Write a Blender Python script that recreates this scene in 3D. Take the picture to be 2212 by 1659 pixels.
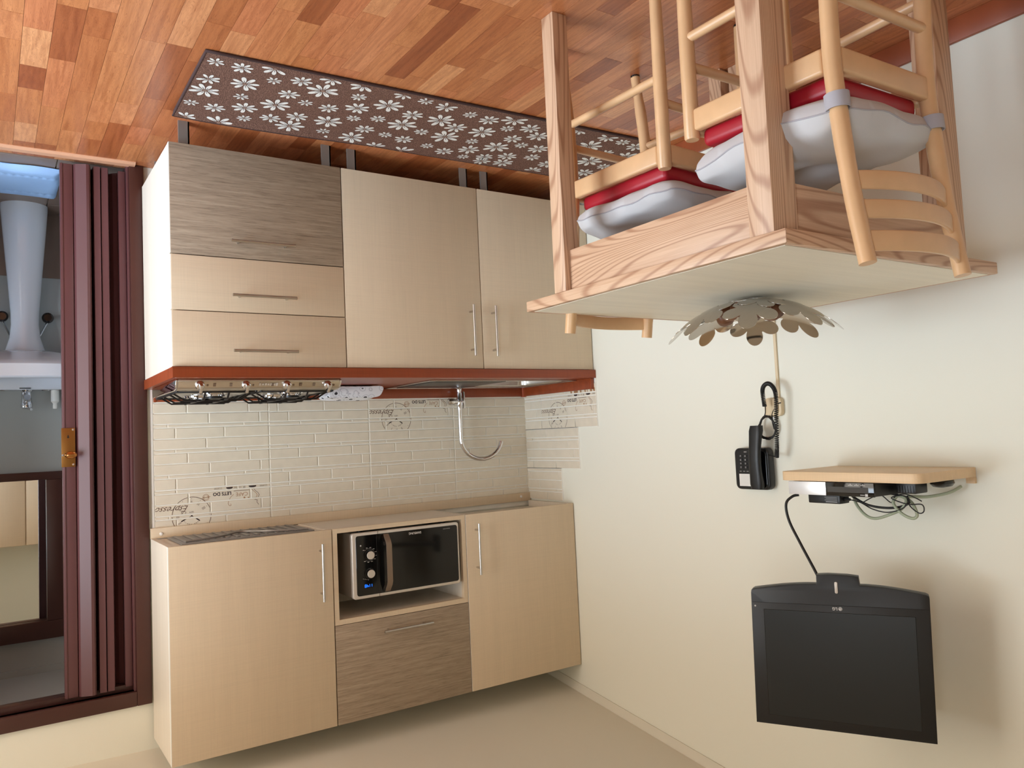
import bpy, bmesh, math, random
from mathutils import Vector, Matrix

random.seed(7)
for o in list(bpy.data.objects):
    bpy.data.objects.remove(o, do_unlink=True)
S = bpy.context.scene
COL = S.collection
PI = math.pi

# ------------------------------------------------------------------ camera (the phone was held upside down: rolled 180 degrees)
YAW, PITCH, ROLL, FPX = 0.5876, -0.0624, -0.0458, 1710.1
CAM = Vector((2.3116, -3.3590, 1.1235))
fwd = Vector((-math.sin(YAW) * math.cos(PITCH), math.cos(YAW) * math.cos(PITCH), math.sin(PITCH)))
right0 = Vector((math.cos(YAW), math.sin(YAW), 0))
up0 = right0.cross(fwd)
cR = right0 * math.cos(ROLL) + up0 * math.sin(ROLL)
cU = -right0 * math.sin(ROLL) + up0 * math.cos(ROLL)
camd = bpy.data.cameras.new('camera')
camd.sensor_width = 36.0
camd.sensor_fit = 'HORIZONTAL'
camd.lens = 36.0 * FPX / 2212.0
camd.clip_start = 0.02
cam = bpy.data.objects.new('camera', camd)
COL.objects.link(cam)
m3 = Matrix((-cR, -cU, -fwd)).transposed()
cam.matrix_world = Matrix.Translation(CAM) @ m3.to_4x4()
S.camera = cam

# ------------------------------------------------------------------ sky, daylight, exposure
S.view_settings.view_transform = 'Standard'
S.view_settings.look = 'None'
S.view_settings.gamma = 1.0
S.view_settings.use_curve_mapping = False
S.view_settings.exposure = 0.0
SKY = 15.2
wd = bpy.data.worlds.new('sky')
S.world = wd
wd.use_nodes = True
nt = wd.node_tree
nt.nodes.clear()
wo = nt.nodes.new('ShaderNodeOutputWorld')
wb = nt.nodes.new('ShaderNodeBackground')
wc = nt.nodes.new('ShaderNodeTexCoord')
ws = nt.nodes.new('ShaderNodeSeparateXYZ')
wr = nt.nodes.new('ShaderNodeValToRGB')
wm = nt.nodes.new('ShaderNodeMapRange')
wm.inputs['From Min'].default_value = -1.0
wm.inputs['From Max'].default_value = 1.0
nt.links.new(wc.outputs['Generated'], ws.inputs[0])
nt.links.new(ws.outputs['Z'], wm.inputs['Value'])
nt.links.new(wm.outputs[0], wr.inputs[0])
e = wr.color_ramp.elements
e[0].position = 0.47
e[0].color = (0.34, 0.31, 0.27, 1)
e[1].position = 1.0
e[1].color = (0.58, 0.76, 1.0, 1)
k = e.new(0.53)
k.color = (0.78, 0.89, 1.0, 1)
nt.links.new(wr.outputs[0], wb.inputs[0])
wb.inputs[1].default_value = SKY
nt.links.new(wb.outputs[0], wo.inputs[0])


def portal(name, loc, rot, sx, sy):
    d = bpy.data.lights.new(name, 'AREA')
    d.shape = 'RECTANGLE'
    d.size = sx
    d.size_y = sy
    d.cycles.is_portal = True
    o = bpy.data.objects.new(name, d)
    COL.objects.link(o)
    o.location = loc
    o.rotation_euler = rot
    return o


# room box (metres): x 0..XW, y YR..0 ; bathroom behind the back wall
XW, YR = 3.40, -4.90
WIN = (-1.75, -0.35, 0.06, 2.12)      # balcony door opening in the wall_right (y0,y1,z0,z1)
BWIN = (0.28, 0.62, 0.70, 1.30)       # bathroom window in the same facade
XB = 2.95                             # bathroom facade
portal('daylight_balcony_door', (XW + 0.06, (WIN[0] + WIN[1]) / 2, (WIN[2] + WIN[3]) / 2), (0, PI / 2, 0), WIN[3] - WIN[2], WIN[1] - WIN[0])
WIN3 = (-4.20, -3.40, 0.90, 2.12)     # unseen window beside the viewer, added to fill the shadows
portal('daylight_fill_window', (XW + 0.06, (WIN3[0] + WIN3[1]) / 2, (WIN3[2] + WIN3[3]) / 2), (0, PI / 2, 0), WIN3[3] - WIN3[2], WIN3[1] - WIN3[0])
portal('daylight_bathroom_window', (XB + 0.06, (BWIN[0] + BWIN[1]) / 2, (BWIN[2] + BWIN[3]) / 2), (0, PI / 2, 0), BWIN[3] - BWIN[2], BWIN[1] - BWIN[0])


def ceil_z(x, y):
    return 2.294 - 0.0215 * x - 0.127 * y


# ------------------------------------------------------------------ materials
def lin(r, g, b):
    f = lambda c: (c / 255 / 12.92) if c / 255 <= 0.04045 else ((c / 255 + 0.055) / 1.055) ** 2.4
    return (f(r), f(g), f(b), 1)


class NT:
    def __init__(s, name):
        s.m = bpy.data.materials.new(name)
        s.m.use_nodes = True
        s.t = s.m.node_tree
        s.b = s.t.nodes['Principled BSDF']

    def n(s, typ, **kw):
        nd = s.t.nodes.new('ShaderNode' + typ)
        for k, v in kw.items():
            if k[0] == '_':
                setattr(nd, k[1:], v)
            else:
                nd.inputs[k.replace('__', ' ')].default_value = v
        return nd

    def l(s, a, b):
        s.t.links.new(a, b)

    def ramp(s, fac, stops):
        r = s.n('ValToRGB')
        el = r.color_ramp.elements
        while len(el) > 1:
            el.remove(el[-1])
        el[0].position, el[0].color = stops[0]
        for p, c in stops[1:]:
            x = el.new(p)
            x.color = c
        s.l(fac, r.inputs[0])
        return r.outputs[0]

    def mix(s, a, b, fac, mode='MIX'):
        x = s.n('Mix', _data_type='RGBA', _blend_type=mode)
        for sock, v in ((x.inputs[6], a), (x.inputs[7], b), (x.inputs[0], fac)):
            if hasattr(v, 'is_output'):
                s.l(v, sock)
            else:
                sock.default_value = v
        return x.outputs[2]

    def math(s, op, a, b=0.0, c=0.0):
        x = s.n('Math', _operation=op)
        for i, v in enumerate((a, b, c)):
            if hasattr(v, 'is_output'):
                s.l(v, x.inputs[i])
            else:
                x.inputs[i].default_value = v
        return x.outputs[0]

    def coords(s, scale=(1, 1, 1), rnd=True):
        tc = s.n('TexCoord')
        src = tc.outputs['Object']
        if rnd:
            oi = s.n('ObjectInfo')
            cm = s.n('CombineXYZ')
            for i, k in enumerate((13.7, 29.1, 17.3)):
                s.l(s.math('MULTIPLY', oi.outputs['Random'], k), cm.inputs[i])
            va = s.n('VectorMath', _operation='ADD')
            s.l(src, va.inputs[0])
            s.l(cm.outputs[0], va.inputs[1])
            src = va.outputs[0]
        mp = s.n('Mapping')
        mp.inputs['Scale'].default_value = scale
        s.l(src, mp.inputs['Vector'])
        return mp.outputs[0]

    def noise(s, vec, scale=5, detail=4, rough=0.5, dist=0.0):
        x = s.n('TexNoise', Scale=scale, Detail=detail, Roughness=rough, Distortion=dist)
        s.l(vec, x.inputs['Vector'])
        return x.outputs['Fac']

    def bump(s, h, strength=0.2, dist=0.002):
        x = s.n('Bump', Strength=strength, Distance=dist)
        s.l(h, x.inputs['Height'])
        s.l(x.outputs[0], s.b.inputs['Normal'])


def plain(name, col, rough=0.5, metal=0.0, spec=0.5, var=0.0, bump=0.0, bscale=200, emit=None, estr=0, trans=0.0, coat=0.0):
    M = NT(name)
    b = M.b
    b.inputs['Base Color'].default_value = col
    b.inputs['Roughness'].default_value = rough
    b.inputs['Metallic'].default_value = metal
    b.inputs['Specular IOR Level'].default_value = spec
    b.inputs['Transmission Weight'].default_value = trans
    b.inputs['Coat Weight'].default_value = coat
    if var or bump:
        v = M.coords((1, 1, 1))
        if var:
            f = M.noise(v, bscale * 0.15, 4)
            c2 = tuple(min(1, c * (1 - var)) for c in col[:3]) + (1,)
            c1 = tuple(min(1, c * (1 + var)) for c in col[:3]) + (1,)
            M.l(M.ramp(f, [(0.3, c2), (0.7, c1)]), b.inputs['Base Color'])
        if bump:
            M.bump(M.noise(v, bscale, 3), bump, 0.001)
    if emit:
        b.inputs['Emission Color'].default_value = emit
        b.inputs['Emission Strength'].default_value = estr
    return M.m


def axscale(axis, along, across):
    return tuple(along if i == axis else across for i in range(3))


def grainwood(name, light, dark, axis, contour=32.0, along=0.7, across=8.0, rough=0.45, amount=0.62):
    """pine/ash with nested cathedral lines along one axis"""
    M = NT(name)
    v = M.coords(axscale(axis, along, across))
    n1 = M.noise(v, 1.0, 0.6, 0.35, 0.2)
    s1 = M.math('SINE', M.math('MULTIPLY', n1, contour * 2 * PI))
    f1 = M.math('MULTIPLY_ADD', s1, 0.5, 0.5)
    fine = M.noise(M.coords(axscale(axis, 6, 220)), 1.0, 3, 0.6)
    wide = M.noise(v, 0.6, 2)
    c = M.ramp(f1, [(0.0, dark), (0.14, tuple(0.5 * a + 0.5 * b for a, b in zip(dark, light))), (0.38, light), (1.0, tuple(min(1, x * 1.04) for x in light))])
    c = M.mix(light, c, amount)
    c = M.mix(c, M.ramp(fine, [(0.3, tuple(x * 0.8 for x in light[:3]) + (1,)), (0.7, (1, 1, 1, 1))]), 0.35, 'MULTIPLY')
    c = M.mix(c, M.ramp(wide, [(0.3, (0.86, 0.80, 0.76, 1)), (0.7, (1, 1, 1, 1))]), 0.6, 'MULTIPLY')
    M.l(c, M.b.inputs['Base Color'])
    M.b.inputs['Roughness'].default_value = rough
    M.bump(fine, 0.08, 0.001)
    return M.m


def laminate(name, col, axis, contrast=0.06, cross=0.05, rough=0.45):
    """board laminate: soft streaks along one axis with a faint linen crosshatch"""
    M = NT(name)
    a = M.noise(M.coords(axscale(axis, 1.2, 26)), 1.0, 3, 0.55)
    f = M.noise(M.coords(axscale(axis, 6, 420)), 1.0, 2, 0.6)
    ax2 = 0 if axis == 2 else 2
    h = M.noise(M.coords(axscale(ax2, 5, 380)), 1.0, 2, 0.6)
    lo = tuple(x * (1 - 1.6 * contrast) for x in col[:3]) + (1,)
    hi = tuple(min(1, x * (1 + contrast)) for x in col[:3]) + (1,)
    c = M.ramp(a, [(0.3, lo), (0.65, hi)])
    g = 1 - 2.6 * cross
    c = M.mix(c, M.ramp(f, [(0.25, (g, g, g, 1)), (0.6, (1, 1, 1, 1))]), 0.8, 'MULTIPLY')
    c = M.mix(c, M.ramp(h, [(0.25, (g, g, g, 1)), (0.6, (1, 1, 1, 1))]), 0.8, 'MULTIPLY')
    M.l(c, M.b.inputs['Base Color'])
    M.b.inputs['Roughness'].default_value = rough
    M.bump(h, 0.05, 0.0006)
    return M.m


def driftwood(name):
    M = NT(name)
    a = M.noise(M.coords((3.5, 120, 120)), 1.0, 5, 0.65, 0.3)
    f = M.noise(M.coords((14, 340, 340)), 1.0, 3, 0.7, 0.2)
    c = M.ramp(a, [(0.25, lin(146, 129, 110)), (0.5, lin(164, 146, 125)), (0.75, lin(182, 165, 143))])
    c = M.mix(c, M.ramp(f, [(0.32, (0.50, 0.47, 0.45, 1)), (0.50, (1, 1, 1, 1)), (0.70, (1.12, 1.1, 1.08, 1))]), 0.7, 'MULTIPLY')
    M.l(c, M.b.inputs['Base Color'])
    M.b.inputs['Roughness'].default_value = 0.5
    M.bump(f, 0.25, 0.001)
    return M.m


def floorwood(name):
    M = NT(name)
    oi = M.n('ObjectInfo')
    v = M.coords((9, 2.6, 9))
    n1 = M.noise(v, 1.0, 1.0, 0.4, 0.4)
    s1 = M.math('MULTIPLY_ADD', M.math('SINE', M.math('MULTIPLY', n1, 84.0)), 0.5, 0.5)
    fine = M.noise(M.coords((230, 7, 230)), 1.0, 3, 0.6)
    cloud = M.noise(M.coords((6, 2.2, 6)), 1.0, 3)
    tone = M.ramp(oi.outputs['Random'], [(0.0, lin(158, 88, 52)), (0.15, lin(182, 110, 66)), (0.40, lin(196, 126, 78)), (0.62, lin(206, 138, 90)), (0.82, lin(200, 124, 82)), (1.0, lin(220, 158, 110))])
    c = M.mix(tone, M.ramp(s1, [(0.0, (0.72, 0.62, 0.55, 1)), (0.30, (1, 1, 1, 1))]), 0.75, 'MULTIPLY')
    c = M.mix(c, M.ramp(fine, [(0.3, (0.86, 0.82, 0.78, 1)), (0.6, (1, 1, 1, 1))]), 0.4, 'MULTIPLY')
    c = M.mix(c, M.ramp(cloud, [(0.32, (0.74, 0.62, 0.54, 1)), (0.62, (1.06, 1.04, 1.0, 1))]), 0.85, 'MULTIPLY')
    kn = M.n('TexVoronoi', Scale=1.0)
    M.l(M.coords((7, 3.2, 7)), kn.inputs['Vector'])
    c = M.mix(c, M.ramp(kn.outputs['Distance'], [(0.0, (0.45, 0.30, 0.22, 1)), (0.05, (0.65, 0.5, 0.42, 1)), (0.11, (1, 1, 1, 1))]), 0.8, 'MULTIPLY')
    M.l(c, M.b.inputs['Base Color'])
    M.b.inputs['Roughness'].default_value = 0.30
    M.b.inputs['Specular IOR Level'].default_value = 0.5
    M.bump(fine, 0.05, 0.0006)
    return M.m


def paint(name, col, bscale=260, bstr=0.12, rough=0.75):
    return plain(name, col, rough, bump=bstr, bscale=bscale, spec=0.3)


M_wall = paint('cream_wall_paint', lin(238, 237, 223))
M_ceil = paint('ceiling_paint', lin(224, 219, 203))
M_floor = floorwood('cherry_laminate_floor')
M_under = plain('floor_joint', lin(60, 32, 20), 0.8)
M_cab = laminate('pale_linen_laminate', lin(222, 202, 173), 2, 0.014, 0.022)
M_cabh = laminate('pale_linen_laminate_horizontal', lin(222, 202, 173), 0, 0.016, 0.028)
M_carc = laminate('carcass_laminate', lin(233, 222, 205), 2, 0.015, 0.03)
M_edge = plain('white_edge_band', lin(240, 238, 230), 0.45)
M_drift = driftwood('grey_brown_textured_oak')
M_top = laminate('red_cherry_worktop', lin(150, 68, 33), 0, 0.10, 0.06, 0.33)
M_steel = plain('brushed_steel', lin(200, 195, 188), 0.28, 1.0, var=0.05, bscale=60)
M_hobmetal = plain('satin_steel_hob', lin(205, 196, 182), 0.33, 1.0)
M_chrome = plain('chrome', lin(225, 225, 228), 0.06, 1.0)
M_mirror = plain('mirror_glass', lin(235, 238, 238), 0.01, 1.0)
M_black = plain('black_enamel', lin(22, 20, 20), 0.35)
M_blackpl = plain('black_plastic', lin(24, 25, 26), 0.42, bump=0.05, bscale=900)
M_gloss = plain('black_gloss', lin(12, 11, 11), 0.06)
M_screen = plain('dark_matte_screen', lin(22, 25, 24), 0.38)
M_grey = plain('grey_plastic', lin(138, 136, 133), 0.45)
M_leg = plain('grey_metal_leg', lin(150, 145, 140), 0.4, 0.4)
M_white = plain('white_plastic', lin(238, 236, 230), 0.4)
M_silver = plain('silver_paint', lin(214, 206, 196), 0.35, 0.35)
M_bronze = plain('bronze_silver', lin(140, 122, 106), 0.4, 0.5)
M_pine = {a: grainwood('table_pine_' + 'xyz'[a], lin(220, 186, 154), lin(160, 110, 78), a) for a in range(3)}
M_beech = plain('beech_lacquer', lin(221, 178, 132), 0.32, var=0.05, bscale=120)
M_tabtop = laminate('pale_birch_laminate', lin(240, 231, 210), 0, 0.03, 0.02, 0.5)
M_shelf = laminate('beech_board', lin(232, 200, 158), 1, 0.03, 0.03, 0.45)
M_red = plain('red_vinyl', lin(165, 22, 38), 0.38, bump=0.1, bscale=700)
M_cush = plain('pale_grey_cotton', lin(205, 203, 202), 0.85, bump=0.25, bscale=900, spec=0.15)
M_strap = plain('grey_strap', lin(176, 172, 176), 0.8)
M_tile = plain('beige_stone_tile', lin(229, 219, 199), 0.40, var=0.035, bscale=160, bump=0.05)
M_grout = plain('white_grout', lin(246, 244, 236), 0.7)
M_print = plain('brown_print', lin(104, 78, 62), 0.5)
M_print2 = plain('caramel_print', lin(168, 122, 84), 0.5)
M_print3 = plain('dark_print', lin(52, 40, 40), 0.5)
M_brown = plain('maroon_brown_pvc', lin(92, 56, 57), 0.40, var=0.03, bscale=60)
M_frame = plain('dark_brown_frame', lin(72, 40, 33), 0.40, var=0.06, bscale=60)
M_brass = plain('aged_brass', lin(150, 104, 52), 0.35, 0.85)
M_gold = plain('polished_brass', lin(196, 140, 84), 0.15, 1.0)
M_ceram = plain('white_ceramic', lin(226, 230, 238), 0.12, coat=0.3)
M_bwall = paint('bathroom_wall_paint', lin(172, 174, 172))
M_btile = plain('brown_floor_tile', lin(132, 112, 100), 0.35, var=0.1, bscale=40)
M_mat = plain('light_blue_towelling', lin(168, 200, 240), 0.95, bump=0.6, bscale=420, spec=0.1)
M_ivory = plain('ivory_plastic', lin(226, 206, 170), 0.45)
M_cable = plain('black_cable', lin(18, 18, 18), 0.45)
M_gcable = plain('sage_cable', lin(168, 176, 150), 0.5)
M_paper = plain('white_paper', lin(236, 234, 228), 0.8)
M_ink = plain('grey_ink', lin(150, 150, 150), 0.8)
M_mark = plain('pale_marking', lin(205, 203, 200), 0.5)
M_led = plain('blue_led_digits', lin(30, 110, 255), 0.5, emit=lin(20, 110, 255), estr=2.5)
M_threshold = plain('pale_wood_strip', lin(214, 160, 126), 0.4)
M_nut = plain('dried_brown_pod', lin(112, 70, 44), 0.45, var=0.35, bump=0.5, bscale=120)
M_wcloth = plain('white_petal_print', lin(232, 228, 220), 0.9, bump=0.3, bscale=900)
M_bindi = plain('dark_brown_binding', lin(66, 44, 40), 0.9, bump=0.3, bscale=600)
M_glass = plain('window_glass', (1, 1, 1, 1), 0.0, trans=1.0)


def rugmat():
    M = NT('brown_loop_rug')
    v = M.coords((1, 1, 1), False)
    n = M.noise(v, 330, 3, 0.7)
    c = M.ramp(n, [(0.30, lin(66, 46, 40)), (0.50, lin(112, 82, 70)), (0.70, lin(168, 130, 110))])
    M.l(c, M.b.inputs['Base Color'])
    M.b.inputs['Roughness'].default_value = 0.95
    M.b.inputs['Specular IOR Level'].default_value = 0.1
    M.bump(n, 0.6, 0.003)
    return M.m


def towelmat():
    M = NT('white_flower_print_cloth')
    vo = M.n('TexVoronoi', Scale=30.0, Randomness=0.8)
    M.l(M.coords((1, 1, 1), False), vo.inputs['Vector'])
    d = vo.outputs['Distance']
    c = M.ramp(d, [(0.0, lin(150, 150, 152)), (0.12, lin(40, 40, 44)), (0.22, lin(50, 50, 54)), (0.27, lin(236, 236, 238)), (0.40, lin(236, 236, 238)), (0.45, lin(196, 196, 200)), (0.50, lin(236, 236, 238))])
    M.l(c, M.b.inputs['Base Color'])
    M.b.inputs['Roughness'].default_value = 0.9
    return M.m


def meshmat():
    M = NT('perforated_black_plate')
    vo = M.n('TexVoronoi', Scale=150.0, Randomness=0.0)
    M.l(M.coords((1, 1, 1), False), vo.inputs['Vector'])
    d = vo.outputs['Distance']
    M.l(M.ramp(d, [(0.0, lin(160, 155, 150)), (0.22, lin(150, 145, 140)), (0.3, lin(52, 46, 44))]), M.b.inputs['Base Color'])
    M.b.inputs['Roughness'].default_value = 0.35
    M.b.inputs['Metallic'].default_value = 0.6
    M.bump(d, 0.5, 0.002)
    return M.m


M_rug = rugmat()
M_towel = towelmat()
M_perf = meshmat()


# ------------------------------------------------------------------ mesh helpers
class MB:
    def __init__(s):
        s.v = []
        s.f = []

    def add(s, vs, fs):
        o = len(s.v)
        s.v += [tuple(p) for p in vs]
        s.f += [tuple(i + o for i in f) for f in fs]
        return s

    def box(s, x0, x1, y0, y1, z0, z1):
        x0, x1 = min(x0, x1), max(x0, x1)
        y0, y1 = min(y0, y1), max(y0, y1)
        z0, z1 = min(z0, z1), max(z0, z1)
        vs = [(x, y, z) for z in (z0, z1) for y in (y0, y1) for x in (x0, x1)]
        return s.add(vs, [(0, 2, 3, 1), (4, 5, 7, 6), (0, 1, 5, 4), (2, 6, 7, 3), (0, 4, 6, 2), (1, 3, 7, 5)])

    def obox(s, c, ax, h):
        """box at centre c with axis vectors ax and half sizes h"""
        c = Vector(c)
        A = [Vector(a).normalized() * k for a, k in zip(ax, h)]
        if A[0].cross(A[1]).dot(A[2]) < 0:
            A[0] = -A[0]
        vs = [c + A[0] * i + A[1] * j + A[2] * k for k in (-1, 1) for j in (-1, 1) for i in (-1, 1)]
        return s.add(vs, [(0, 2, 3, 1), (4, 5, 7, 6), (0, 1, 5, 4), (2, 6, 7, 3), (0, 4, 6, 2), (1, 3, 7, 5)])

    def tube(s, pts, r, n=10, closed=False, caps=True, smooth=0):
        P = [Vector(p) for p in pts]
        if smooth:
            P = catmull(P, smooth, closed)
        N = len(P)
        rs = r if isinstance(r, (list, tuple)) else [r] * N
        if len(rs) != N:
            rs = [rs[min(len(rs) - 1, int(i * (len(rs) - 1) / (N - 1) + 0.5))] for i in range(N)]
        T = []
        for i in range(N):
            a = P[(i - 1) % N] if closed or i else P[i]
            b = P[(i + 1) % N] if closed or i < N - 1 else P[i]
            t = (b - a)
            T.append(t.normalized() if t.length > 1e-9 else Vector((0, 0, 1)))
        u = T[0].orthogonal().normalized()
        vs, fs = [], []
        for i in range(N):
            if i:
                u = (u - T[i] * u.dot(T[i]))
                u = u.normalized() if u.length > 1e-6 else T[i].orthogonal().normalized()
            w = T[i].cross(u)
            for k in range(n):
                a = 2 * PI * k / n
                vs.append(P[i] + (u * math.cos(a) + w * math.sin(a)) * rs[i])
        for i in range(N if closed else N - 1):
            j = (i + 1) % N
            for k in range(n):
                k2 = (k + 1) % n
                fs.append((i * n + k, i * n + k2, j * n + k2, j * n + k))
        if caps and not closed:
            fs.append(tuple(range(n - 1, -1, -1)))
            fs.append(tuple(range((N - 1) * n, N * n)))
        return s.add(vs, fs)

    def cyl(s, p0, p1, r, n=16, r2=None):
        return s.tube([p0, p1], [r, r if r2 is None else r2], n)

    def lathe(s, prof, c=(0, 0, 0), n=28, sx=1.0, sy=1.0, ax='z'):
        vs, fs = [], []
        N = len(prof)
        for r, z in prof:
            for k in range(n):
                a = 2 * PI * k / n
                p = (r * math.cos(a) * sx, r * math.sin(a) * sy, z)
                if ax == 'x':
                    p = (p[2], p[0], p[1])
                elif ax == '-y':
                    p = (p[0], -p[2], p[1])
                vs.append((p[0] + c[0], p[1] + c[1], p[2] + c[2]))
        for i in range(N - 1):
            for k in range(n):
                k2 = (k + 1) % n
                fs.append((i * n + k, i * n + k2, (i + 1) * n + k2, (i + 1) * n + k))
        fs.append(tuple(range(n - 1, -1, -1)))
        fs.append(tuple(range((N - 1) * n, N * n)))
        return s.add(vs, fs)

    def prism(s, poly, fn, d0, d1):
        """2-D outline extruded: fn(u, v, d) -> point"""
        n = len(poly)
        vs = [fn(u, v, d0) for u, v in poly] + [fn(u, v, d1) for u, v in poly]
        fs = [tuple(range(n - 1, -1, -1)), tuple(range(n, 2 * n))]
        fs += [(i, (i + 1) % n, n + (i + 1) % n, n + i) for i in range(n)]
        return s.add(vs, fs)

    def grid(s, nu, nv, fn, flip=False):
        vs = [fn(i / nu, j / nv) for j in range(nv + 1) for i in range(nu + 1)]
        fs = []
        for j in range(nv):
            for i in range(nu):
                a = j * (nu + 1) + i
                q = (a, a + 1, a + nu + 2, a + nu + 1)
                fs.append(q[::-1] if flip else q)
        return s.add(vs, fs)

    def build(s, name, mat, parent=None, bevel=0.0, seg=2, smooth=None, recalc=True, angle=35):
        me = bpy.data.meshes.new(name)
        me.from_pydata(s.v, [], s.f)
        if recalc or bevel:
            bm = bmesh.new()
            bm.from_mesh(me)
            if recalc:
                bmesh.ops.recalc_face_normals(bm, faces=bm.faces)
            if bevel:
                es = [e for e in bm.edges if len(e.link_faces) == 2 and e.calc_face_angle(0) > 0.6]
                bmesh.ops.bevel(bm, geom=es, offset=bevel, offset_type='OFFSET', segments=seg, profile=0.5, affect='EDGES', clamp_overlap=True)
            bm.to_mesh(me)
            bm.free()
        if smooth or (smooth is None and bevel):
            me.shade_smooth()
            me.set_sharp_from_angle(angle=math.radians(angle))
        me.materials.append(mat)
        o = bpy.data.objects.new(name, me)
        COL.objects.link(o)
        if parent is not None:
            adopt(o, parent)
        return o


def catmull(P, k, closed=False):
    out = []
    N = len(P)
    rng = range(N) if closed else range(N - 1)
    for i in rng:
        p0 = P[(i - 1) % N] if closed or i else P[0]
        p1 = P[i]
        p2 = P[(i + 1) % N]
        p3 = P[(i + 2) % N] if closed or i + 2 < N else P[-1]
        for j in range(k):
            t = j / k
            out.append(0.5 * ((2 * p1) + (p2 - p0) * t + (2 * p0 - 5 * p1 + 4 * p2 - p3) * t * t + (3 * p1 - p0 - 3 * p2 + p3) * t ** 3))
    if not closed:
        out.append(P[-1])
    return out


WM = {}


def adopt(o, parent):
    """parent while the vertices stay where they were written (world metres)"""
    o.parent = parent
    base = WM.get(parent.name)
    if base is not None:
        o.matrix_parent_inverse = base.inverted()


def tag(o, label=None, cat=None, group=None, kind=None):
    for k, v in (('label', label), ('category', cat), ('group', group), ('kind', kind)):
        if v:
            o[k] = v
    return o


def thing(name, label, cat, loc=(0, 0, 0), group=None, kind=None):
    o = bpy.data.objects.new(name, None)
    COL.objects.link(o)
    o.empty_display_size = 0.1
    o.location = loc
    WM[o.name] = Matrix.Translation(Vector(loc))
    return tag(o, label, cat, group, kind)


def box(name, b, mat, parent=None, bevel=0.0, seg=2):
    return MB().box(*b).build(name, mat, parent, bevel, seg)


def rrect(u0, u1, v0, v1, r, n=5):
    out = []
    rs = r if isinstance(r, (list, tuple)) else [r] * 4
    for (cx, cy, a0, rr) in ((u1 - rs[0], v0 + rs[0], -PI / 2, rs[0]), (u1 - rs[1], v1 - rs[1], 0, rs[1]), (u0 + rs[2], v1 - rs[2], PI / 2, rs[2]), (u0 + rs[3], v0 + rs[3], PI, rs[3])):
        if rr <= 0:
            out.append((cx, cy))
            continue
        for i in range(n + 1):
            a = a0 + PI / 2 * i / n
            out.append((cx + rr * math.cos(a), cy + rr * math.sin(a)))
    return out


def circ(cx, cy, r, n=24, a0=0, a1=2 * PI):
    return [(cx + r * math.cos(a0 + (a1 - a0) * i / n), cy + r * math.sin(a0 + (a1 - a0) * i / n)) for i in range(n)]


def text2d(txt, size, shear=0.0, align='CENTER', offset=0.0):
    """flat triangles of a written word, centred on the origin"""
    cu = bpy.data.curves.new('lettering', 'FONT')
    cu.body = txt
    cu.size = size
    cu.shear = shear
    cu.align_x = align
    cu.align_y = 'CENTER'
    cu.offset = offset
    cu.resolution_u = 3
    o = bpy.data.objects.new('lettering', cu)
    COL.objects.link(o)
    bpy.context.view_layer.update()
    me = bpy.data.meshes.new_from_object(o)
    me.calc_loop_triangles()
    vs = [(v.co.x, v.co.y) for v in me.vertices]
    ts = [tuple(vs[i] for i in t.vertices) for t in me.loop_triangles]
    bpy.data.objects.remove(o, do_unlink=True)
    bpy.data.curves.remove(cu)
    bpy.data.meshes.remove(me)
    return ts


def flat(tris, fn):
    m = MB()
    for t in tris:
        m.add([fn(*p) for p in t], [tuple(range(len(t)))])
    return m


def ring_tris(cx, cy, r, w, n=40, a0=0.0, a1=2 * PI):
    out = []
    for i in range(n):
        a, b = a0 + (a1 - a0) * i / n, a0 + (a1 - a0) * (i + 1) / n
        p = [(cx + q * math.cos(t), cy + q * math.sin(t)) for q, t in ((r, a), (r + w, a), (r + w, b), (r, b))]
        out.append(tuple(p))
    return out


def line_tris(pts, w):
    out = []
    for (x0, y0), (x1, y1) in zip(pts, pts[1:]):
        d = math.hypot(x1 - x0, y1 - y0) or 1
        nx, ny = -(y1 - y0) / d * w / 2, (x1 - x0) / d * w / 2
        out.append(((x0 + nx, y0 + ny), (x0 - nx, y0 - ny), (x1 - nx, y1 - ny), (x1 + nx, y1 + ny)))
    return out


def clip_rect(poly, x0, x1, y0, y1):
    def cut(P, inside, inter):
        R = []
        for i in range(len(P)):
            a, b = P[i - 1], P[i]
            ia, ib = inside(a), inside(b)
            if ib:
                if not ia:
                    R.append(inter(a, b))
                R.append(b)
            elif ia:
                R.append(inter(a, b))
        return R
    P = list(poly)
    for ax, v, sg in ((0, x0, 1), (0, x1, -1), (1, y0, 1), (1, y1, -1)):
        if not P:
            return []
        ins = lambda p: sg * (p[ax] - v) >= 0
        def itx(a, b):
            t = (v - a[ax]) / (b[ax] - a[ax])
            return (a[0] + (b[0] - a[0]) * t, a[1] + (b[1] - a[1]) * t)
        P = cut(P, ins, itx)
    return P


def copy_tree(o, parent=None):
    c = o.copy()
    COL.objects.link(c)
    if parent is not None:
        c.parent = parent
    for ch in list(o.children):
        copy_tree(ch, c)
    return c


# ================================================================== THE SETTING
def struct(o, label=None):
    o['kind'] = 'structure'
    if label:
        o['label'] = label
    return o


H = 3.2
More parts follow.
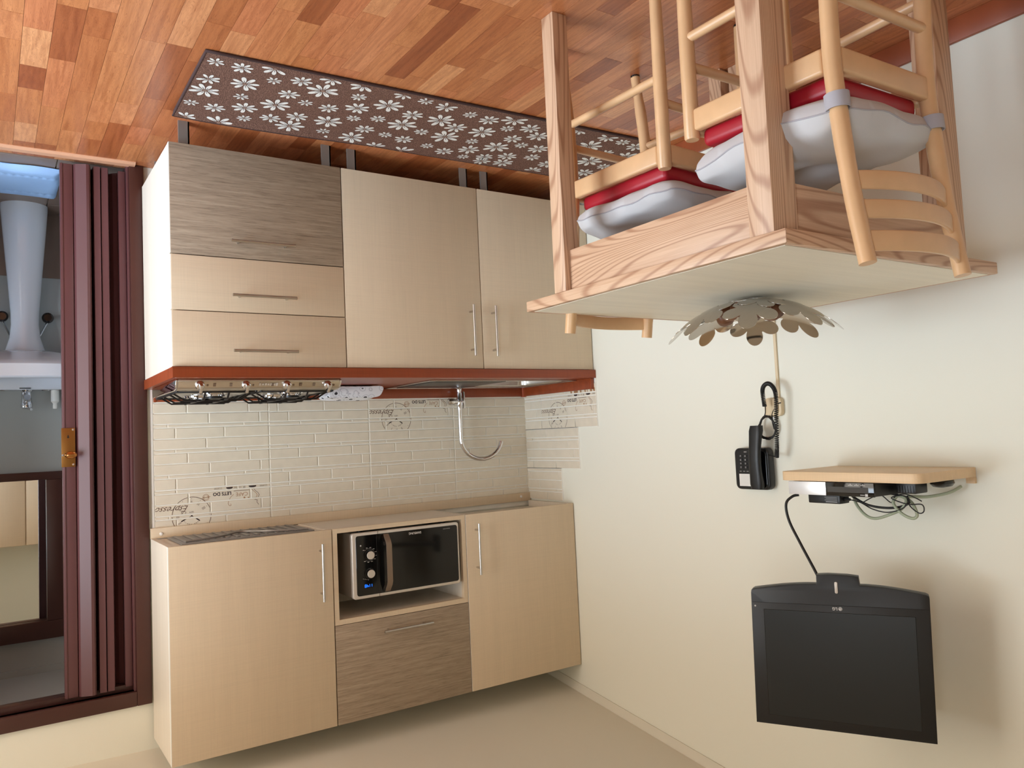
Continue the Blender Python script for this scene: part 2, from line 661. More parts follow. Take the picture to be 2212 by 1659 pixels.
# floor: base slab + separately built staves
fl = struct(box('floor', (-0.1, XW + 0.1, YR - 0.1, 0.06, -0.12, -0.010), M_under), 'cherry coloured three strip laminate floor')
SW, GAP = 0.0675, 0.0004
near, rest = [], MB()
rng = random.Random(11)
i = 0
x = 0.001
while x < XW - 0.01:
    y = 0.045 - rng.uniform(0.05, 0.35)
    ys = [0.045]
    while y > YR:
        ys.append(y)
        y -= rng.choice((0.17, 0.25, 0.31, 0.38, 0.46)) + rng.uniform(-0.02, 0.02)
    ys.append(YR)
    for a, b in zip(ys, ys[1:]):
        x1 = min(x + SW, XW)
        if x < 2.42 and a > -2.45:
            near.append((x, x1, b, a))
        else:
            rest.box(x + GAP, x1 - GAP, b + GAP, a - GAP, -0.010, 0.0)
    x += SW
unit = MB().box(-0.5, 0.5, -0.5, 0.5, -0.010, 0.0)
stave_mesh = None
near.sort(key=lambda q: -(q[2] + q[3]) if q[0] < 2.42 else 0)
for q in near[:296]:
    if stave_mesh is None:
        o = unit.build('floor_stave', M_floor, fl)
        stave_mesh = o.data
    else:
        o = bpy.data.objects.new('floor_stave', stave_mesh)
        COL.objects.link(o)
        o.parent = fl
    o.location = ((q[0] + q[1]) / 2, (q[2] + q[3]) / 2, 0)
    o.scale = (q[1] - q[0] - 2 * GAP, q[3] - q[2] - 2 * GAP, 1)
for q in near[296:]:
    rest.box(q[0] + GAP, q[1] - GAP, q[2] + GAP, q[3] - GAP, -0.010, 0.0)
tag(rest.build('floor_stave_field', M_floor, fl), kind='stuff')

# ceiling (rises towards the viewer) and its thin cove strip along the wall with the television
cz = [(-0.12, YR - 0.12), (XW + 0.12, YR - 0.12), (XW + 0.12, 0.12), (-0.12, 0.12)]
m = MB()
m.add([(a, b, ceil_z(a, b)) for a, b in cz] + [(a, b, ceil_z(a, b) + 0.15) for a, b in cz], [(3, 2, 1, 0), (4, 5, 6, 7), (0, 1, 5, 4), (1, 2, 6, 5), (2, 3, 7, 6), (3, 0, 4, 7)])
struct(m.build('ceiling', M_ceil), 'sloping off white ceiling')
m = MB()
for y0, y1 in ((YR, 0.0),):
    pr = [(0.0, -0.034), (0.006, -0.036), (0.016, -0.004), (0.016, 0.01), (0, 0.01)]
    n = len(pr)
    vs = [(px, yy, ceil_z(0, yy) + pz) for yy in (y0, y1) for px, pz in pr]
    m.add(vs, [tuple(range(n)), tuple(range(2 * n - 1, n - 1, -1))] + [(k, n + k, n + (k + 1) % n, (k + 1) % n) for k in range(n)])
struct(m.build('trim_1', M_ceil), 'thin white cove strip between wall and ceiling')

# walls
struct(box('wall_left', (-0.12, 0, YR - 0.12, 0.12, -0.12, H), M_wall), 'cream painted wall behind the television')
DX0, DX1, DZ = 1.838, 2.62, 2.028     # bathroom doorway
wb_ = MB()
wb_.box(-0.0, DX0, 0, 0.12, -0.12, H)
wb_.box(DX0, DX1, 0, 0.12, DZ, H)
wb_.box(DX1, XW + 0.12, 0, 0.12, -0.12, H)
wall_back = struct(wb_.build('wall_back', M_wall), 'cream wall behind the kitchen with bathroom doorway')
struct(box('wall_rear', (-0.12, XW + 0.12, YR - 0.12, YR, -0.12, H), M_wall), 'cream wall behind the viewer')
m = MB()
m.box(XW, XW + 0.12, YR, WIN3[0], -0.12, H)
m.box(XW, XW + 0.12, WIN3[1], WIN[0], -0.12, H)
m.box(XW, XW + 0.12, WIN3[0], WIN3[1], -0.12, WIN3[2])
m.box(XW, XW + 0.12, WIN3[0], WIN3[1], WIN3[3], H)
m.box(XW, XW + 0.12, WIN[1], 0.0, -0.12, H)
m.box(XW, XW + 0.12, WIN[0], WIN[1], WIN[3], H)
m.box(XW, XW + 0.12, WIN[0], WIN[1], -0.12, WIN[2])
struct(m.build('wall_right', M_wall), 'cream outer wall with the balcony door')
# balcony door: frame and two glazed leaves
w1 = struct(thing('window_1', 'brown framed glazed balcony door', None, (XW, WIN[0], 0)))
fr = MB()
yc = (WIN[0] + WIN[1]) / 2
for a, b in ((WIN[0], WIN[0] + 0.06), (yc - 0.035, yc + 0.035), (WIN[1] - 0.06, WIN[1])):
    fr.box(XW + 0.02, XW + 0.07, a, b, WIN[2], WIN[3])
for a, b in ((WIN[2], WIN[2] + 0.10), (WIN[3] - 0.07, WIN[3])):
    fr.box(XW + 0.02, XW + 0.07, WIN[0], WIN[1], a, b)
fr.build('window_frame', M_frame, w1)

w3 = struct(thing('window_fill', 'added brown framed fill window beside the viewer', None, (XW, WIN3[0], WIN3[2])))
fr = MB()
for a, b in ((WIN3[0], WIN3[0] + 0.06), (WIN3[1] - 0.06, WIN3[1])):
    fr.box(XW + 0.02, XW + 0.07, a, b, WIN3[2], WIN3[3])
for a, b in ((WIN3[2], WIN3[2] + 0.06), (WIN3[3] - 0.06, WIN3[3])):
    fr.box(XW + 0.02, XW + 0.07, WIN3[0], WIN3[1], a, b)
fr.build('window_frame', M_frame, w3)

# baseboard along the television wall
struct(MB().box(0, 0.014, YR, -0.60, 0.0, 0.070).build('baseboard_left', plain('cherry_skirting', lin(150, 78, 46), 0.4, var=0.12, bscale=60), bevel=0.003), 'cherry skirting board under the cream wall')

# ------------------------------------------------------------------ wall tiles: every relief brick is a piece of its own
BRICK = {}


def brick(w, h, d, parent, mat, fn, name='tile_brick'):
    k = (round(w, 4), round(h, 4), fn)
    if k not in BRICK:
        mb = MB()
        bv = min(0.0016, h * 0.15)
        P0 = [(-w / 2, -h / 2), (w / 2, -h / 2), (w / 2, h / 2), (-w / 2, h / 2)]
        P1 = [(-w / 2 + bv, -h / 2 + bv), (w / 2 - bv, -h / 2 + bv), (w / 2 - bv, h / 2 - bv), (-w / 2 + bv, h / 2 - bv)]
        f = (lambda u, v, q: (u, -q, v)) if fn == 'back' else (lambda u, v, q: (q, u, v))
        mb.add([f(u, v, 0) for u, v in P0] + [f(u, v, d * 0.55) for u, v in P0] + [f(u, v, d) for u, v in P1],
               [(3, 2, 1, 0)] + [(i, (i + 1) % 4, 4 + (i + 1) % 4, 4 + i) for i in range(4)] + [(4 + i, 4 + (i + 1) % 4, 8 + (i + 1) % 4, 8 + i) for i in range(4)] + [(8, 9, 10, 11)])
        o = mb.build(name, mat, parent)
        BRICK[k] = o.data
        return o
    o = bpy.data.objects.new(name, BRICK[k])
    COL.objects.link(o)
    adopt(o, parent)
    return o


STRIPS = [(0.0, 0.042, (0.438,)), (0.042, 0.057, (0.178, 0.70)), (0.057, 0.099, (0.279, 0.814)), (0.099, 0.142, (0.463, 0.913)), (0.142, 0.156, (0.117, 0.768)), (0.156, 0.200, (0.18, 0.596))]
TW = 0.4515


def tile_cells(flip):
    """(u0,u1,v0,v1) of the relief bricks of one tile, u from the tile's door side"""
    out = []
    for v0, v1, js in STRIPS:
        us = [0.0] + list(js) + [1.0]
        for a, b in zip(us, us[1:]):
            c = (a * TW, b * TW, v0, v1)
            if flip:
                c = (TW - c[1], TW - c[0], 0.2 - v1, 0.2 - v0)
            out.append(c)
    return out


JG = 0.0021


def lay_tile(parent, which, s0, clip_u, zb, clip_z, flip=False):
    """s0: coordinate of the tile's starting edge, running towards smaller X (back) or smaller Y (side)"""
    cells = []
    for u0, u1, v0, v1 in tile_cells(flip):
        a, b = s0 - u1, s0 - u0
        a, b = max(a, clip_u[0]), min(b, clip_u[1])
        z0, z1 = max(zb + v0, clip_z[0]), min(zb + v1, clip_z[1])
        if b - a < 0.008 or z1 - z0 < 0.005:
            continue
        a, b, z0, z1 = a + JG, b - JG, z0 + JG, z1 - JG
        o = brick(b - a, z1 - z0, 0.0035, parent, M_tile, which)
        o.location = ((a + b) / 2, -0.0045, (z0 + z1) / 2) if which == 'back' else (0.0045, (a + b) / 2, (z0 + z1) / 2)
        cells.append((a, b, z0, z1))
    return cells


ZR = (0.884, 1.084, 1.243)
bed = struct(thing('trim_2', 'beige relief tile splashback on the kitchen wall', None, (0, 0, 0.9)))
mb_ = MB().box(0.0, 1.7707, -0.0045, 0.0, 0.86, 1.49)
mb_.box(1.7707, 1.7785, -0.0075, 0.0, 0.86, 1.49)
mb_.build('grout_bed', M_grout, bed)
XJ = (1.7707, 1.3202, 0.8675, 0.4291)
XE = (1.3202, 0.8675, 0.4291, 0.0045)
dec_b = {}
for r, zb in enumerate(ZR):
    cz0 = 1.285 if r == 2 else zb
    cz1 = 1.47 if r == 2 else (1.285 if r == 1 else zb + 0.2)
    for c in range(4):
        fl_ = (r, c) in ((0, 1), (1, 3), (2, 2), (0, 3))
        dec_b[(r, c)] = lay_tile(bed, 'back', XJ[c], (XE[c], XJ[c]), zb, (cz0, min(cz1, 1.443) if r == 2 else cz1), fl_)
side = struct(thing('trim_3', 'beige relief tiles stepping up the cream side wall', None, (0, -0.3, 0.9)))
m = MB().box(0.0, 0.0045, -0.580, 0.0, 0.86, 1.109).box(0.0, 0.0045, -0.4355, 0.0, 1.084, 1.3027).box(0.0, 0.0045, -0.2908, 0.0, 1.285, 1.4576)
m.build('grout_bed', M_grout, side)
dec_s = {}
ZS = (0.909, 1.109, 1.3027)
lay_tile(side, 'side', 0.3015, (-0.150, 0.0), ZS[0], (0.884, ZS[1]))
dec_s[0] = lay_tile(side, 'side', -0.150, (-0.580, -0.150), ZS[0], (0.884, ZS[1]))
lay_tile(side, 'side', 0.016, (-0.4355, 0.0), ZS[1], (ZS[1], ZS[2]), False)
lay_tile(side, 'side', 0.10, (-0.2908, 0.0), 1.2607, (ZS[2], 1.4576), False)


def decor(which, s0, zb, cells, parent):
    """printed coffee motif, cut by the relief joints; t runs right as read (towards +X / +Y)"""
    P = {'a': [], 'b': [], 'c': []}
    # reading coordinates: t = distance from the tile's far end, z up
    cx, cy, R = TW - 0.137, 0.1475, 0.074
    P['a'] += ring_tris(cx, cy, R - 0.0016, 0.0022, 56)
    for k in range(12):
        a = PI / 2 - k * PI / 6
        rr = R * 0.90
        P['a'] += [tuple(circ(cx + rr * math.cos(a), cy + rr * math.sin(a), 0.0013, 8))]
        if k in (10, 9):
            continue
        n_ = (3, 1, 2, 3, 2, 1, 2, 3, 3, 2, 1, 2)[k]
        for q in range(n_):
            off = (q - (n_ - 1) / 2) * 0.0034
            dx, dy = math.cos(a), math.sin(a)
            p0 = (cx + dx * R * 0.62 - dy * off, cy + dy * R * 0.62 + dx * off)
            p1 = (cx + dx * R * 0.80 - dy * off, cy + dy * R * 0.80 + dx * off)
            P['a'] += line_tris([p0, p1], 0.0013)
    for (ax_, ay_) in ((cx - 0.030, cy + 0.022), (cx + 0.040, cy + 0.020)):
        P['c'] += line_tris([(cx, cy + 0.001), (ax_, ay_)], 0.0020)
        P['c'] += line_tris([((cx + ax_) / 2, (cy + ay_) / 2), (ax_, ay_)], 0.0042)
    P['c'] += [tuple(circ(cx, cy, 0.0032, 12))]
    place = lambda T, x, y: [tuple((p[0] + x, p[1] + y) for p in t) for t in T]
    P['a'] += place(text2d('1879', 0.009), cx, cy - 0.015)
    for k, ch in enumerate('ROMA PARIS'):
        a = PI * 0.80 - k * PI * 0.066
        P['a'] += place(text2d(ch, 0.0075), cx + 0.034 * math.cos(a), cy + 0.034 * math.sin(a))
    P['a'] += place(text2d('Espresso', 0.034, 0.6), TW - 0.066, 0.116)
    P['a'] += place(text2d('CR', 0.016, 0.3), TW - 0.108, 0.134)
    P['c'] += place(text2d('LETS DO', 0.0185, 0.0, offset=0.0006), TW * 0.435, 0.070)
    P['b'] += place(text2d('CAFE', 0.021), TW * 0.262, 0.077)
    P['a'] += line_tris([(TW * 0.195, 0.0625), (TW * 0.335, 0.0632)], 0.0018)
    P['b'] += line_tris([(TW * 0.335, 0.076), (TW * 0.36, 0.086), (TW * 0.378, 0.099), (TW * 0.385, 0.112), (TW * 0.375, 0.121), (TW * 0.36, 0.121), (TW * 0.362, 0.113)], 0.0018)
    P['b'] += [tuple(circ(TW * 0.24, 0.093, 0.004, 10)), tuple(circ(TW * 0.205, 0.094, 0.003, 10))]
    st = [(0.155, 0.060), (0.140, 0.068), (0.118, 0.076), (0.105, 0.086), (0.118, 0.095), (0.140, 0.103)]
    for dx in (0, 0.018):
        P['b' if dx else 'a'] += line_tris([(TW * (x + dx), y) for x, y in st], 0.0017)
    P['a'] += line_tris([(TW * 0.150, 0.104), (TW * 0.125, 0.106), (TW * 0.128, 0.116), (TW * 0.112, 0.126)], 0.0018)
    sx, sy = TW * 0.575, 0.080
    P['b'] += ring_tris(sx, sy, 0.0115, 0.0014, 26) + ring_tris(sx, sy, 0.0080, 0.0010, 22)
    P['b'] += place(text2d('ROYAL', 0.0075, 0.2), sx, sy) + line_tris([(sx - 0.018, sy - 0.003), (sx + 0.018, sy + 0.003)], 0.0012)
    for x0, x1, kind in ((0.03, 0.10, 'a'), (0.13, 0.20, 'e'), (0.215, 0.265, 'c'), (0.275, 0.325, 'a'), (0.34, 0.40, 'e'), (0.44, 0.50, 'a')):
        if kind == 'e':
            P['c'] += [tuple((TW * (x0 + x1) / 2 + (x1 - x0) * TW / 2 * math.cos(t), 0.048 + 0.0052 * math.sin(t)) for t in [2 * PI * k / 16 for k in range(16)])]
        else:
            P['c' if kind == 'c' else 'a'] += place(text2d('COFFEE' if kind == 'a' else 'IE', 0.009 if kind == 'a' else 0.013), TW * (x0 + x1) / 2, 0.048)
    for x0, x1 in ((0.05, 0.085), (0.10, 0.135), (0.17, 0.185), (0.20, 0.225), (0.27, 0.30), (0.33, 0.40), (0.43, 0.46)):
        P['b'] += [((TW * x0, 0.022), (TW * x1, 0.022), (TW * (x1 - 0.008), 0.040), (TW * x0, 0.040))]
    mats = {'a': M_print, 'b': M_print2, 'c': M_print3}
    for k, tr in P.items():
        mb2 = MB()
        for t in tr:
            for (a, b, z0, z1) in cells:
                # tile local t -> world : s = s0 - TW + t
                t2 = [(s0 - TW + p[0], zb + p[1]) for p in t]
                if max(p[0] for p in t2) < a or min(p[0] for p in t2) > b or max(p[1] for p in t2) < z0 or min(p[1] for p in t2) > z1:
                    continue
                q = clip_rect(t2, a + 0.0015, b - 0.0015, z0 + 0.0015, z1 - 0.0015)
                if len(q) >= 3:
                    mb2.add([(u, -0.0083, v) if which == 'back' else (0.0083, u, v) for u, v in q], [tuple(range(len(q)))])
        if mb2.f:
            mb2.build('coffee_print', mats[k], parent, recalc=False)


decor('back', XJ[0], ZR[2], dec_b[(2, 0)], bed)
decor('back', XJ[2], ZR[0], dec_b[(0, 2)], bed)
decor('side', -0.150, ZS[0], dec_s[0], side)

# ------------------------------------------------------------------ doorway trim, folding door
t4 = struct(thing('trim_4', 'dark brown doorway frame around the bathroom opening', None, (1.8, 0, 0)))
box('jamb', (1.790, 1.842, -0.016, 0.12, 0.0, 2.082), M_frame, t4, 0.003)
box('jamb', (DX1 - 0.004, DX1 + 0.05, -0.016, 0.12, 0.0, 2.082), M_frame, t4, 0.003)
box('head', (1.842, DX1 - 0.004, -0.016, 0.12, 2.028, 2.082), M_frame, t4, 0.003)
box('inner_stop', (1.842, DX1 - 0.004, 0.02, 0.075, 2.004, 2.028), plain('dark_track', lin(58, 30, 26), 0.4), t4, 0.002)
box('inner_bead', (1.842, 1.850, -0.005, 0.10, 0.0, 2.028), M_brown, t4, 0.001)
struct(MB().prism([(-0.050, 0.0), (0.006, 0.0), (0.006, 0.004), (-0.006, 0.009), (-0.038, 0.009), (-0.050, 0.003)], lambda u, v, d: (d, u, v), 1.822, DX1).build('trim_5', M_threshold), 'pale wood threshold strip at the bathroom doorway')

d1 = struct(thing('door_1', 'maroon brown folding door pushed open beside the cabinets', None, (1.96, 0.03, 0.02)))


def slat(pts, t, name='slat', z0=0.022, z1=2.012):
    """a thin vertical profile following a plan polyline"""
    mb = MB()
    L, Rr = [], []
    for i, p in enumerate(pts):
        a = Vector(pts[max(0, i - 1)])
        b = Vector(pts[min(len(pts) - 1, i + 1)])
        d = (b - a).normalized()
        n = Vector((-d.y, d.x)) * t / 2
        L.append(Vector(p) + n)
        Rr.append(Vector(p) - n)
    poly = [(q.x, q.y) for q in L] + [(q.x, q.y) for q in reversed(Rr)]
    mb.prism(poly, lambda u, v, d: (u, v, d), z0, z1)
    return mb.build(name, M_brown, d1)


ls = MB().box(2.034, 2.077, 0.010, 0.042, 0.022, 2.012)
lead = ls.build('lock_stile', M_brown, d1, 0.003)
box('bead', (2.068, 2.0725, 0.0075, 0.0102, 0.022, 2.012), M_brown, d1, 0.001)
slat([(2.032, 0.020), (2.024, 0.006), (1.990, -0.010), (1.982, -0.008)], 0.006)
slat([(1.980, -0.006), (1.974, 0.03), (1.968, 0.075)], 0.006)
slat([(1.968, 0.080), (1.964, 0.03), (1.962, 0.004), (1.944, 0.002), (1.945, 0.02)], 0.005)
slat([(1.944, 0.028), (1.946, 0.085)], 0.005)
slat([(1.936, 0.085), (1.938, 0.03), (1.936, 0.006), (1.917, 0.004), (1.918, 0.022)], 0.005)
slat([(1.914, 0.026), (1.906, 0.075)], 0.005)
slat([(1.902, 0.078), (1.890, 0.062), (1.876, 0.050)], 0.006)
box('wall_stile', (1.851, 1.877, 0.018, 0.055, 0.022, 2.012), M_brown, d1, 0.003)
for xx in (1.955, 1.928):
    box('runner_clip', (xx - 0.004, xx + 0.004, 0.03, 0.05, 2.008, 2.022), M_white, d1)
plate = box('lock_plate', (2.036, 2.081, 0.0035, 0.0098, 1.028, 1.172), M_brass, d1, 0.0008)
for xx, zz in ((2.043, 1.034), (2.043, 1.163), (2.077, 1.128)):
    MB().lathe([(0.0042, 0), (0.0042, 0.0015), (0.0025, 0.003)], (xx, 0.0035, zz), 12, ax='-y').build('screw', M_chrome, plate)
MB().lathe([(0.0035, 0), (0.0035, 0.001)], (2.059, 0.0035, 1.062), 12, ax='-y').build('keyhole', M_black, plate)
MB().box(2.0575, 2.0605, 0.0022, 0.0032, 1.054, 1.062).build('keyhole', M_black, plate)
MB().lathe([(0.007, 0), (0.006, 0.012), (0.009, 0.018), (0.017, 0.021), (0.021, 0.026), (0.018, 0.032), (0.008, 0.035)], (2.052, 0.0035, 1.128), 22, sy=0.62, ax='-y').build('knob', M_gold, plate, smooth=True)

# ------------------------------------------------------------------ bathroom
BY = 0.88
struct(box('floor_bathroom', (1.70, XB + 0.1, 0.06, BY + 0.1, -0.12, -0.012), M_grout), 'brown tiled bathroom floor')
fb = bpy.data.objects['floor_bathroom']
for xa, xb_ in ((1.72, 2.078), (2.082, 2.41), (2.414, 2.75), (2.754, XB)):
    for ya, yb in ((0.062, 0.39), (0.393, 0.70), (0.703, BY)):
        box('floor_tile', (xa, xb_, ya, yb, -0.012, -0.002), M_btile, fb, 0.001, 1)
wbb = MB().box(1.62, XB + 0.12, BY, BY + 0.12, -0.12, H)
struct(wbb.build('wall_bathroom_back', M_bwall), 'pale grey bathroom wall behind the washbasin')
struct(box('wall_bathroom_left', (1.62, 1.72, 0.12, BY, -0.12, H), M_bwall), 'pale grey bathroom side wall')
m = MB()
m.box(XB, XB + 0.12, 0.12, BWIN[0], -0.12, H)
m.box(XB, XB + 0.12, BWIN[1], BY, -0.12, H)
m.box(XB, XB + 0.12, BWIN[0], BWIN[1], -0.12, BWIN[2])
m.box(XB, XB + 0.12, BWIN[0], BWIN[1], BWIN[3], H)
struct(m.build('wall_bathroom_right', M_bwall), 'bathroom outer wall with a small window')
w2 = struct(thing('window_2', 'brown framed bathroom window', None, (XB, BWIN[0], BWIN[2])))
fr = MB()
for a, b in ((BWIN[0], BWIN[0] + 0.05), (BWIN[1] - 0.05, BWIN[1])):
    fr.box(XB + 0.02, XB + 0.07, a, b, BWIN[2], BWIN[3])
for a, b in ((BWIN[2], BWIN[2] + 0.05), (BWIN[3] - 0.05, BWIN[3])):
    fr.box(XB + 0.02, XB + 0.07, BWIN[0], BWIN[1], a, b)
fr.build('window_frame', M_frame, w2)
struct(box('ceiling_bathroom', (1.62, XB + 0.12, 0.115, BY + 0.12, 2.10, 2.2), M_bwall), 'low pale bathroom ceiling')
struct(MB().box(1.72, XB, BY - 0.012, BY, 2.072, 2.10).build('trim_6', M_bwall), 'thin cove strip under the bathroom ceiling')
struct(MB().box(1.72, XB, BY - 0.008, BY, -0.002, 0.30).build('trim_7', M_btile), 'brown tiled wall base behind the washbasin pedestal')


# ================================================================== KITCHEN
def bar_handle(parent, p0, p1, out, r=0.0052, post=0.13):
    """straight bar handle with two posts; out: direction towards the door face"""
    p0, p1, out = Vector(p0), Vector(p1), Vector(out)
    h = MB().cyl(p0, p1, r, 14).build('handle', M_steel, parent, smooth=True)
    for t in (post, 1 - post):
        q = p0.lerp(p1, t)
        MB().cyl(q, q + out, 0.004, 10).build('handle_post', M_steel, h, smooth=True)
    return h


ZB, ZC, ZT = 0.088, 0.8522, 0.8885      # cabinet bottom, worktop underside, worktop top
DF = -0.5682                            # door fronts
DT = 0.018


def base_unit(name, label, x0, x1):
    t = thing(name, label, 'cabinet', ((x0 + x1) / 2, -0.3, 0))
    b = MB()
    yb, yf = -0.022, DF + DT + 0.002
    b.box(x0, x0 + 0.018, yf, yb, ZB, ZC - 0.001).box(x1 - 0.018, x1, yf, yb, ZB, ZC - 0.001)
    b.box(x0 + 0.018, x1 - 0.018, yf, yb, ZB, ZB + 0.018)
    b.box(x0 + 0.018, x1 - 0.018, yb - 0.006, yb, ZB + 0.018, ZC - 0.001)
    b.box(x0 + 0.018, x1 - 0.018, yf, yf + 0.018, ZC - 0.05, ZC - 0.001)
    b.build('body', M_carc, t)
    for xx in (x0 + 0.028, x1 - 0.072):
        for yy in (-0.545, -0.09):
            l = MB().box(xx, xx + 0.036, yy, yy + 0.006, 0.0, ZB).box(xx, xx + 0.005, yy, yy + 0.034, 0.0, ZB).box(xx - 0.002, xx + 0.038, yy, yy + 0.036, ZB - 0.004, ZB)
            l.build('leg', M_leg, t)
    return t


c1 = base_unit('base_cabinet', 'beige base cabinet with three drawers under the gas hob', 1.1895, 1.797)
for z0, z1, mat, hz in ((ZB, 0.4685, M_drift, 0.415), (0.4715, 0.6590, M_cabh, 0.605), (0.6620, 0.8495, M_cabh, 0.797)):
    d = box('drawer_front', (1.1905, 1.7965, DF, DF + DT, z0, z1), mat, c1, 0.0012)
    if mat is M_drift:
        d['label'] = 'grey brown textured oak drawer front'
    box('edge_band', (1.7966, 1.7982, DF + 0.0015, DF + DT - 0.001, z0 + 0.001, z1 - 0.001), M_edge, d)
    bar_handle(d, (1.382, DF - 0.033, hz), (1.606, DF - 0.033, hz), (0, 0.033, 0))
c2 = base_unit('base_cabinet', 'middle beige base cabinet between drawer unit and corner cabinet', 0.5895, 1.1875)
d = box('door', (0.5905, 1.1865, DF, DF + DT, ZB, 0.8495), M_cab, c2, 0.0012)
bar_handle(d, (0.645, DF - 0.033, 0.588), (0.645, DF - 0.033, 0.800), (0, 0.033, 0))
c3 = base_unit('base_cabinet', 'corner beige base cabinet under the sink against the cream wall', 0.004, 0.5875)
d = box('door', (0.005, 0.5865, DF, DF + DT, ZB, 0.8495), M_cab, c3, 0.0012)
bar_handle(d, (0.538, DF - 0.033, 0.588), (0.538, DF - 0.033, 0.800), (0, 0.033, 0))

# worktop with a cut-out for the basin
WY = -0.5815
SX0, SX1, SY0, SY1 = 0.055, 0.375, -0.435, -0.085      # basin hole
wt = thing('worktop', 'red cherry worktop running over the base cabinets', 'worktop', (0.9, -0.3, ZC))
b = MB()
xs, ys = [0.002, SX0, SX1, 1.800], [WY, SY0, SY1, -0.002]
V = {}
for k, z in enumerate((ZC, ZT)):
    for i_, xx in enumerate(xs):
        for j_, yy in enumerate(ys):
            V[(i_, j_, k)] = len(b.v)
            b.v.append((xx, yy, z))
q = lambda *s_: tuple(V[t_] for t_ in s_)
for i_ in range(3):
    for j_ in range(3):
        if (i_, j_) == (1, 1):
            continue
        b.f.append(q((i_, j_, 0), (i_, j_ + 1, 0), (i_ + 1, j_ + 1, 0), (i_ + 1, j_, 0)))
        b.f.append(q((i_, j_, 1), (i_ + 1, j_, 1), (i_ + 1, j_ + 1, 1), (i_, j_ + 1, 1)))
for i_ in range(3):
    for j_ in (0, 3):
        b.f.append(q((i_, j_, 0), (i_ + 1, j_, 0), (i_ + 1, j_, 1), (i_, j_, 1)))
        b.f.append(q((j_, i_, 0), (j_, i_ + 1, 0), (j_, i_ + 1, 1), (j_, i_, 1)))
b.f += [q((1, 1, 0), (2, 1, 0), (2, 1, 1), (1, 1, 1)), q((1, 2, 0), (2, 2, 0), (2, 2, 1), (1, 2, 1)), q((1, 1, 0), (1, 2, 0), (1, 2, 1), (1, 1, 1)), q((2, 1, 0), (2, 2, 0), (2, 2, 1), (2, 1, 1))]
b.build('top', M_top, wt)
UP = 0.9375
box('upstand', (0.030, 1.758, -0.024, -0.0085, ZT, UP), M_top, wt, 0.002)
box('end_cap', (1.758, 1.768, -0.026, -0.0085, ZT, UP + 0.001), M_top, wt, 0.001)
box('upstand', (0.0085, 0.024, -0.560, -0.030, ZT, UP), M_top, wt, 0.002)
box('end_cap', (0.0085, 0.026, -0.572, -0.560, ZT, UP + 0.001), M_top, wt, 0.001)
box('corner_piece', (0.0085, 0.030, -0.030, -0.0085, ZT, UP + 0.003), plain('corner_plastic', lin(176, 92, 66), 0.3), wt, 0.002)

# gas hob standing on the worktop
hob = thing('gas_hob', 'four burner steel gas hob on the red worktop', 'hob', (1.49, -0.3, ZT))
HX0, HX1, HY0, HY1 = 1.192, 1.786, -0.530, -0.075
prof = [(HY0, ZT + 0.001), (HY0, ZT + 0.010), (HY0 + 0.014, ZT + 0.030), (HY0 + 0.040, ZT + 0.038), (HY1 - 0.01, ZT + 0.038), (HY1, ZT + 0.028), (HY1, ZT + 0.001)]
MB().prism(prof, lambda u, v, d: (d, u, v), HX0 + 0.012, HX1 - 0.012).build('body', M_hobmetal, hob, 0.002)
for xa, sg in ((HX0, 1), (HX1, -1)):
    e_ = MB()
    pr2 = [(u, v) for u, v in prof]
    e_.prism(pr2, lambda u, v, d: (d, u, v), xa + sg * 0.004, xa + sg * 0.0125)
    e_.build('side_trim', M_chrome, hob, 0.003)
box('top_plate', (HX0 + 0.02, HX1 - 0.02, HY0 + 0.055, HY1 - 0.015, ZT + 0.0378, ZT + 0.0402), M_steel, hob, 0.001)
nv = Vector((0, -0.020, 0.014)).normalized()
for xx in (1.704, 1.549, 1.404, 1.251):
    kb = MB()
    c0 = Vector((xx, HY0 + 0.006, ZT + 0.020))
    kb.tube([c0, c0 + nv * 0.010, c0 + nv * 0.014], [0.0165, 0.0155, 0.012], 18)
    kb.obox(c0 + nv * 0.016 + Vector((0, 0, 0.004)), [(1, 0, 0), nv, (0, 0.6, 0.8)], (0.0055, 0.010, 0.0165))
    k_ = kb.build('control_knob', M_chrome, hob, 0.0015, smooth=True)
    pm = MB()
    pm.obox(c0 + Vector((-0.026, 0.002, 0.002)) + nv * 0.001, [(1, 0, 0), nv, (0, 0.6, 0.8)], (0.003, 0.0005, 0.0035))
    pm.build('flame_mark', M_bronze, hob)
for xx in (1.655, 1.600, 1.455, 1.352, 1.302):
    c0 = Vector((xx, HY0 + 0.006, ZT + 0.0205))
    MB().obox(c0 + nv * 0.0006, [(1, 0, 0), nv, (0, 0.6, 0.8)], (0.0045, 0.0006, 0.006)).build('burner_mark', M_bronze, hob)
for k_ in range(7):
    c0 = Vector((1.500 - 0.010 * k_, HY0 + 0.006, ZT + 0.019))
    MB().obox(c0 + nv * 0.0012, [(1, 0, 0), nv, (0, 0.6, 0.8)], (0.0032, 0.0006, (0.006, 0.0035, 0.0042, 0.0035, 0.005, 0.0042, 0.006)[k_])).build('brand_mark', M_silver, hob)
for xx in (1.350, 1.630):
    for yy, rr in ((-0.405, 0.036), (-0.195, 0.046)):
        MB().lathe([(rr + 0.016, 0.0), (rr + 0.014, 0.006), (rr, 0.009), (rr, 0.014), (rr * 0.8, 0.016)], (xx, yy, ZT + 0.040), 26).build('burner_ring', M_chrome, hob, smooth=True)
        MB().lathe([(rr * 0.80, 0.0), (rr * 0.86, 0.006), (rr * 0.5, 0.010)], (xx, yy, ZT + 0.0555), 24).build('burner_cap', M_black, hob, smooth=True)


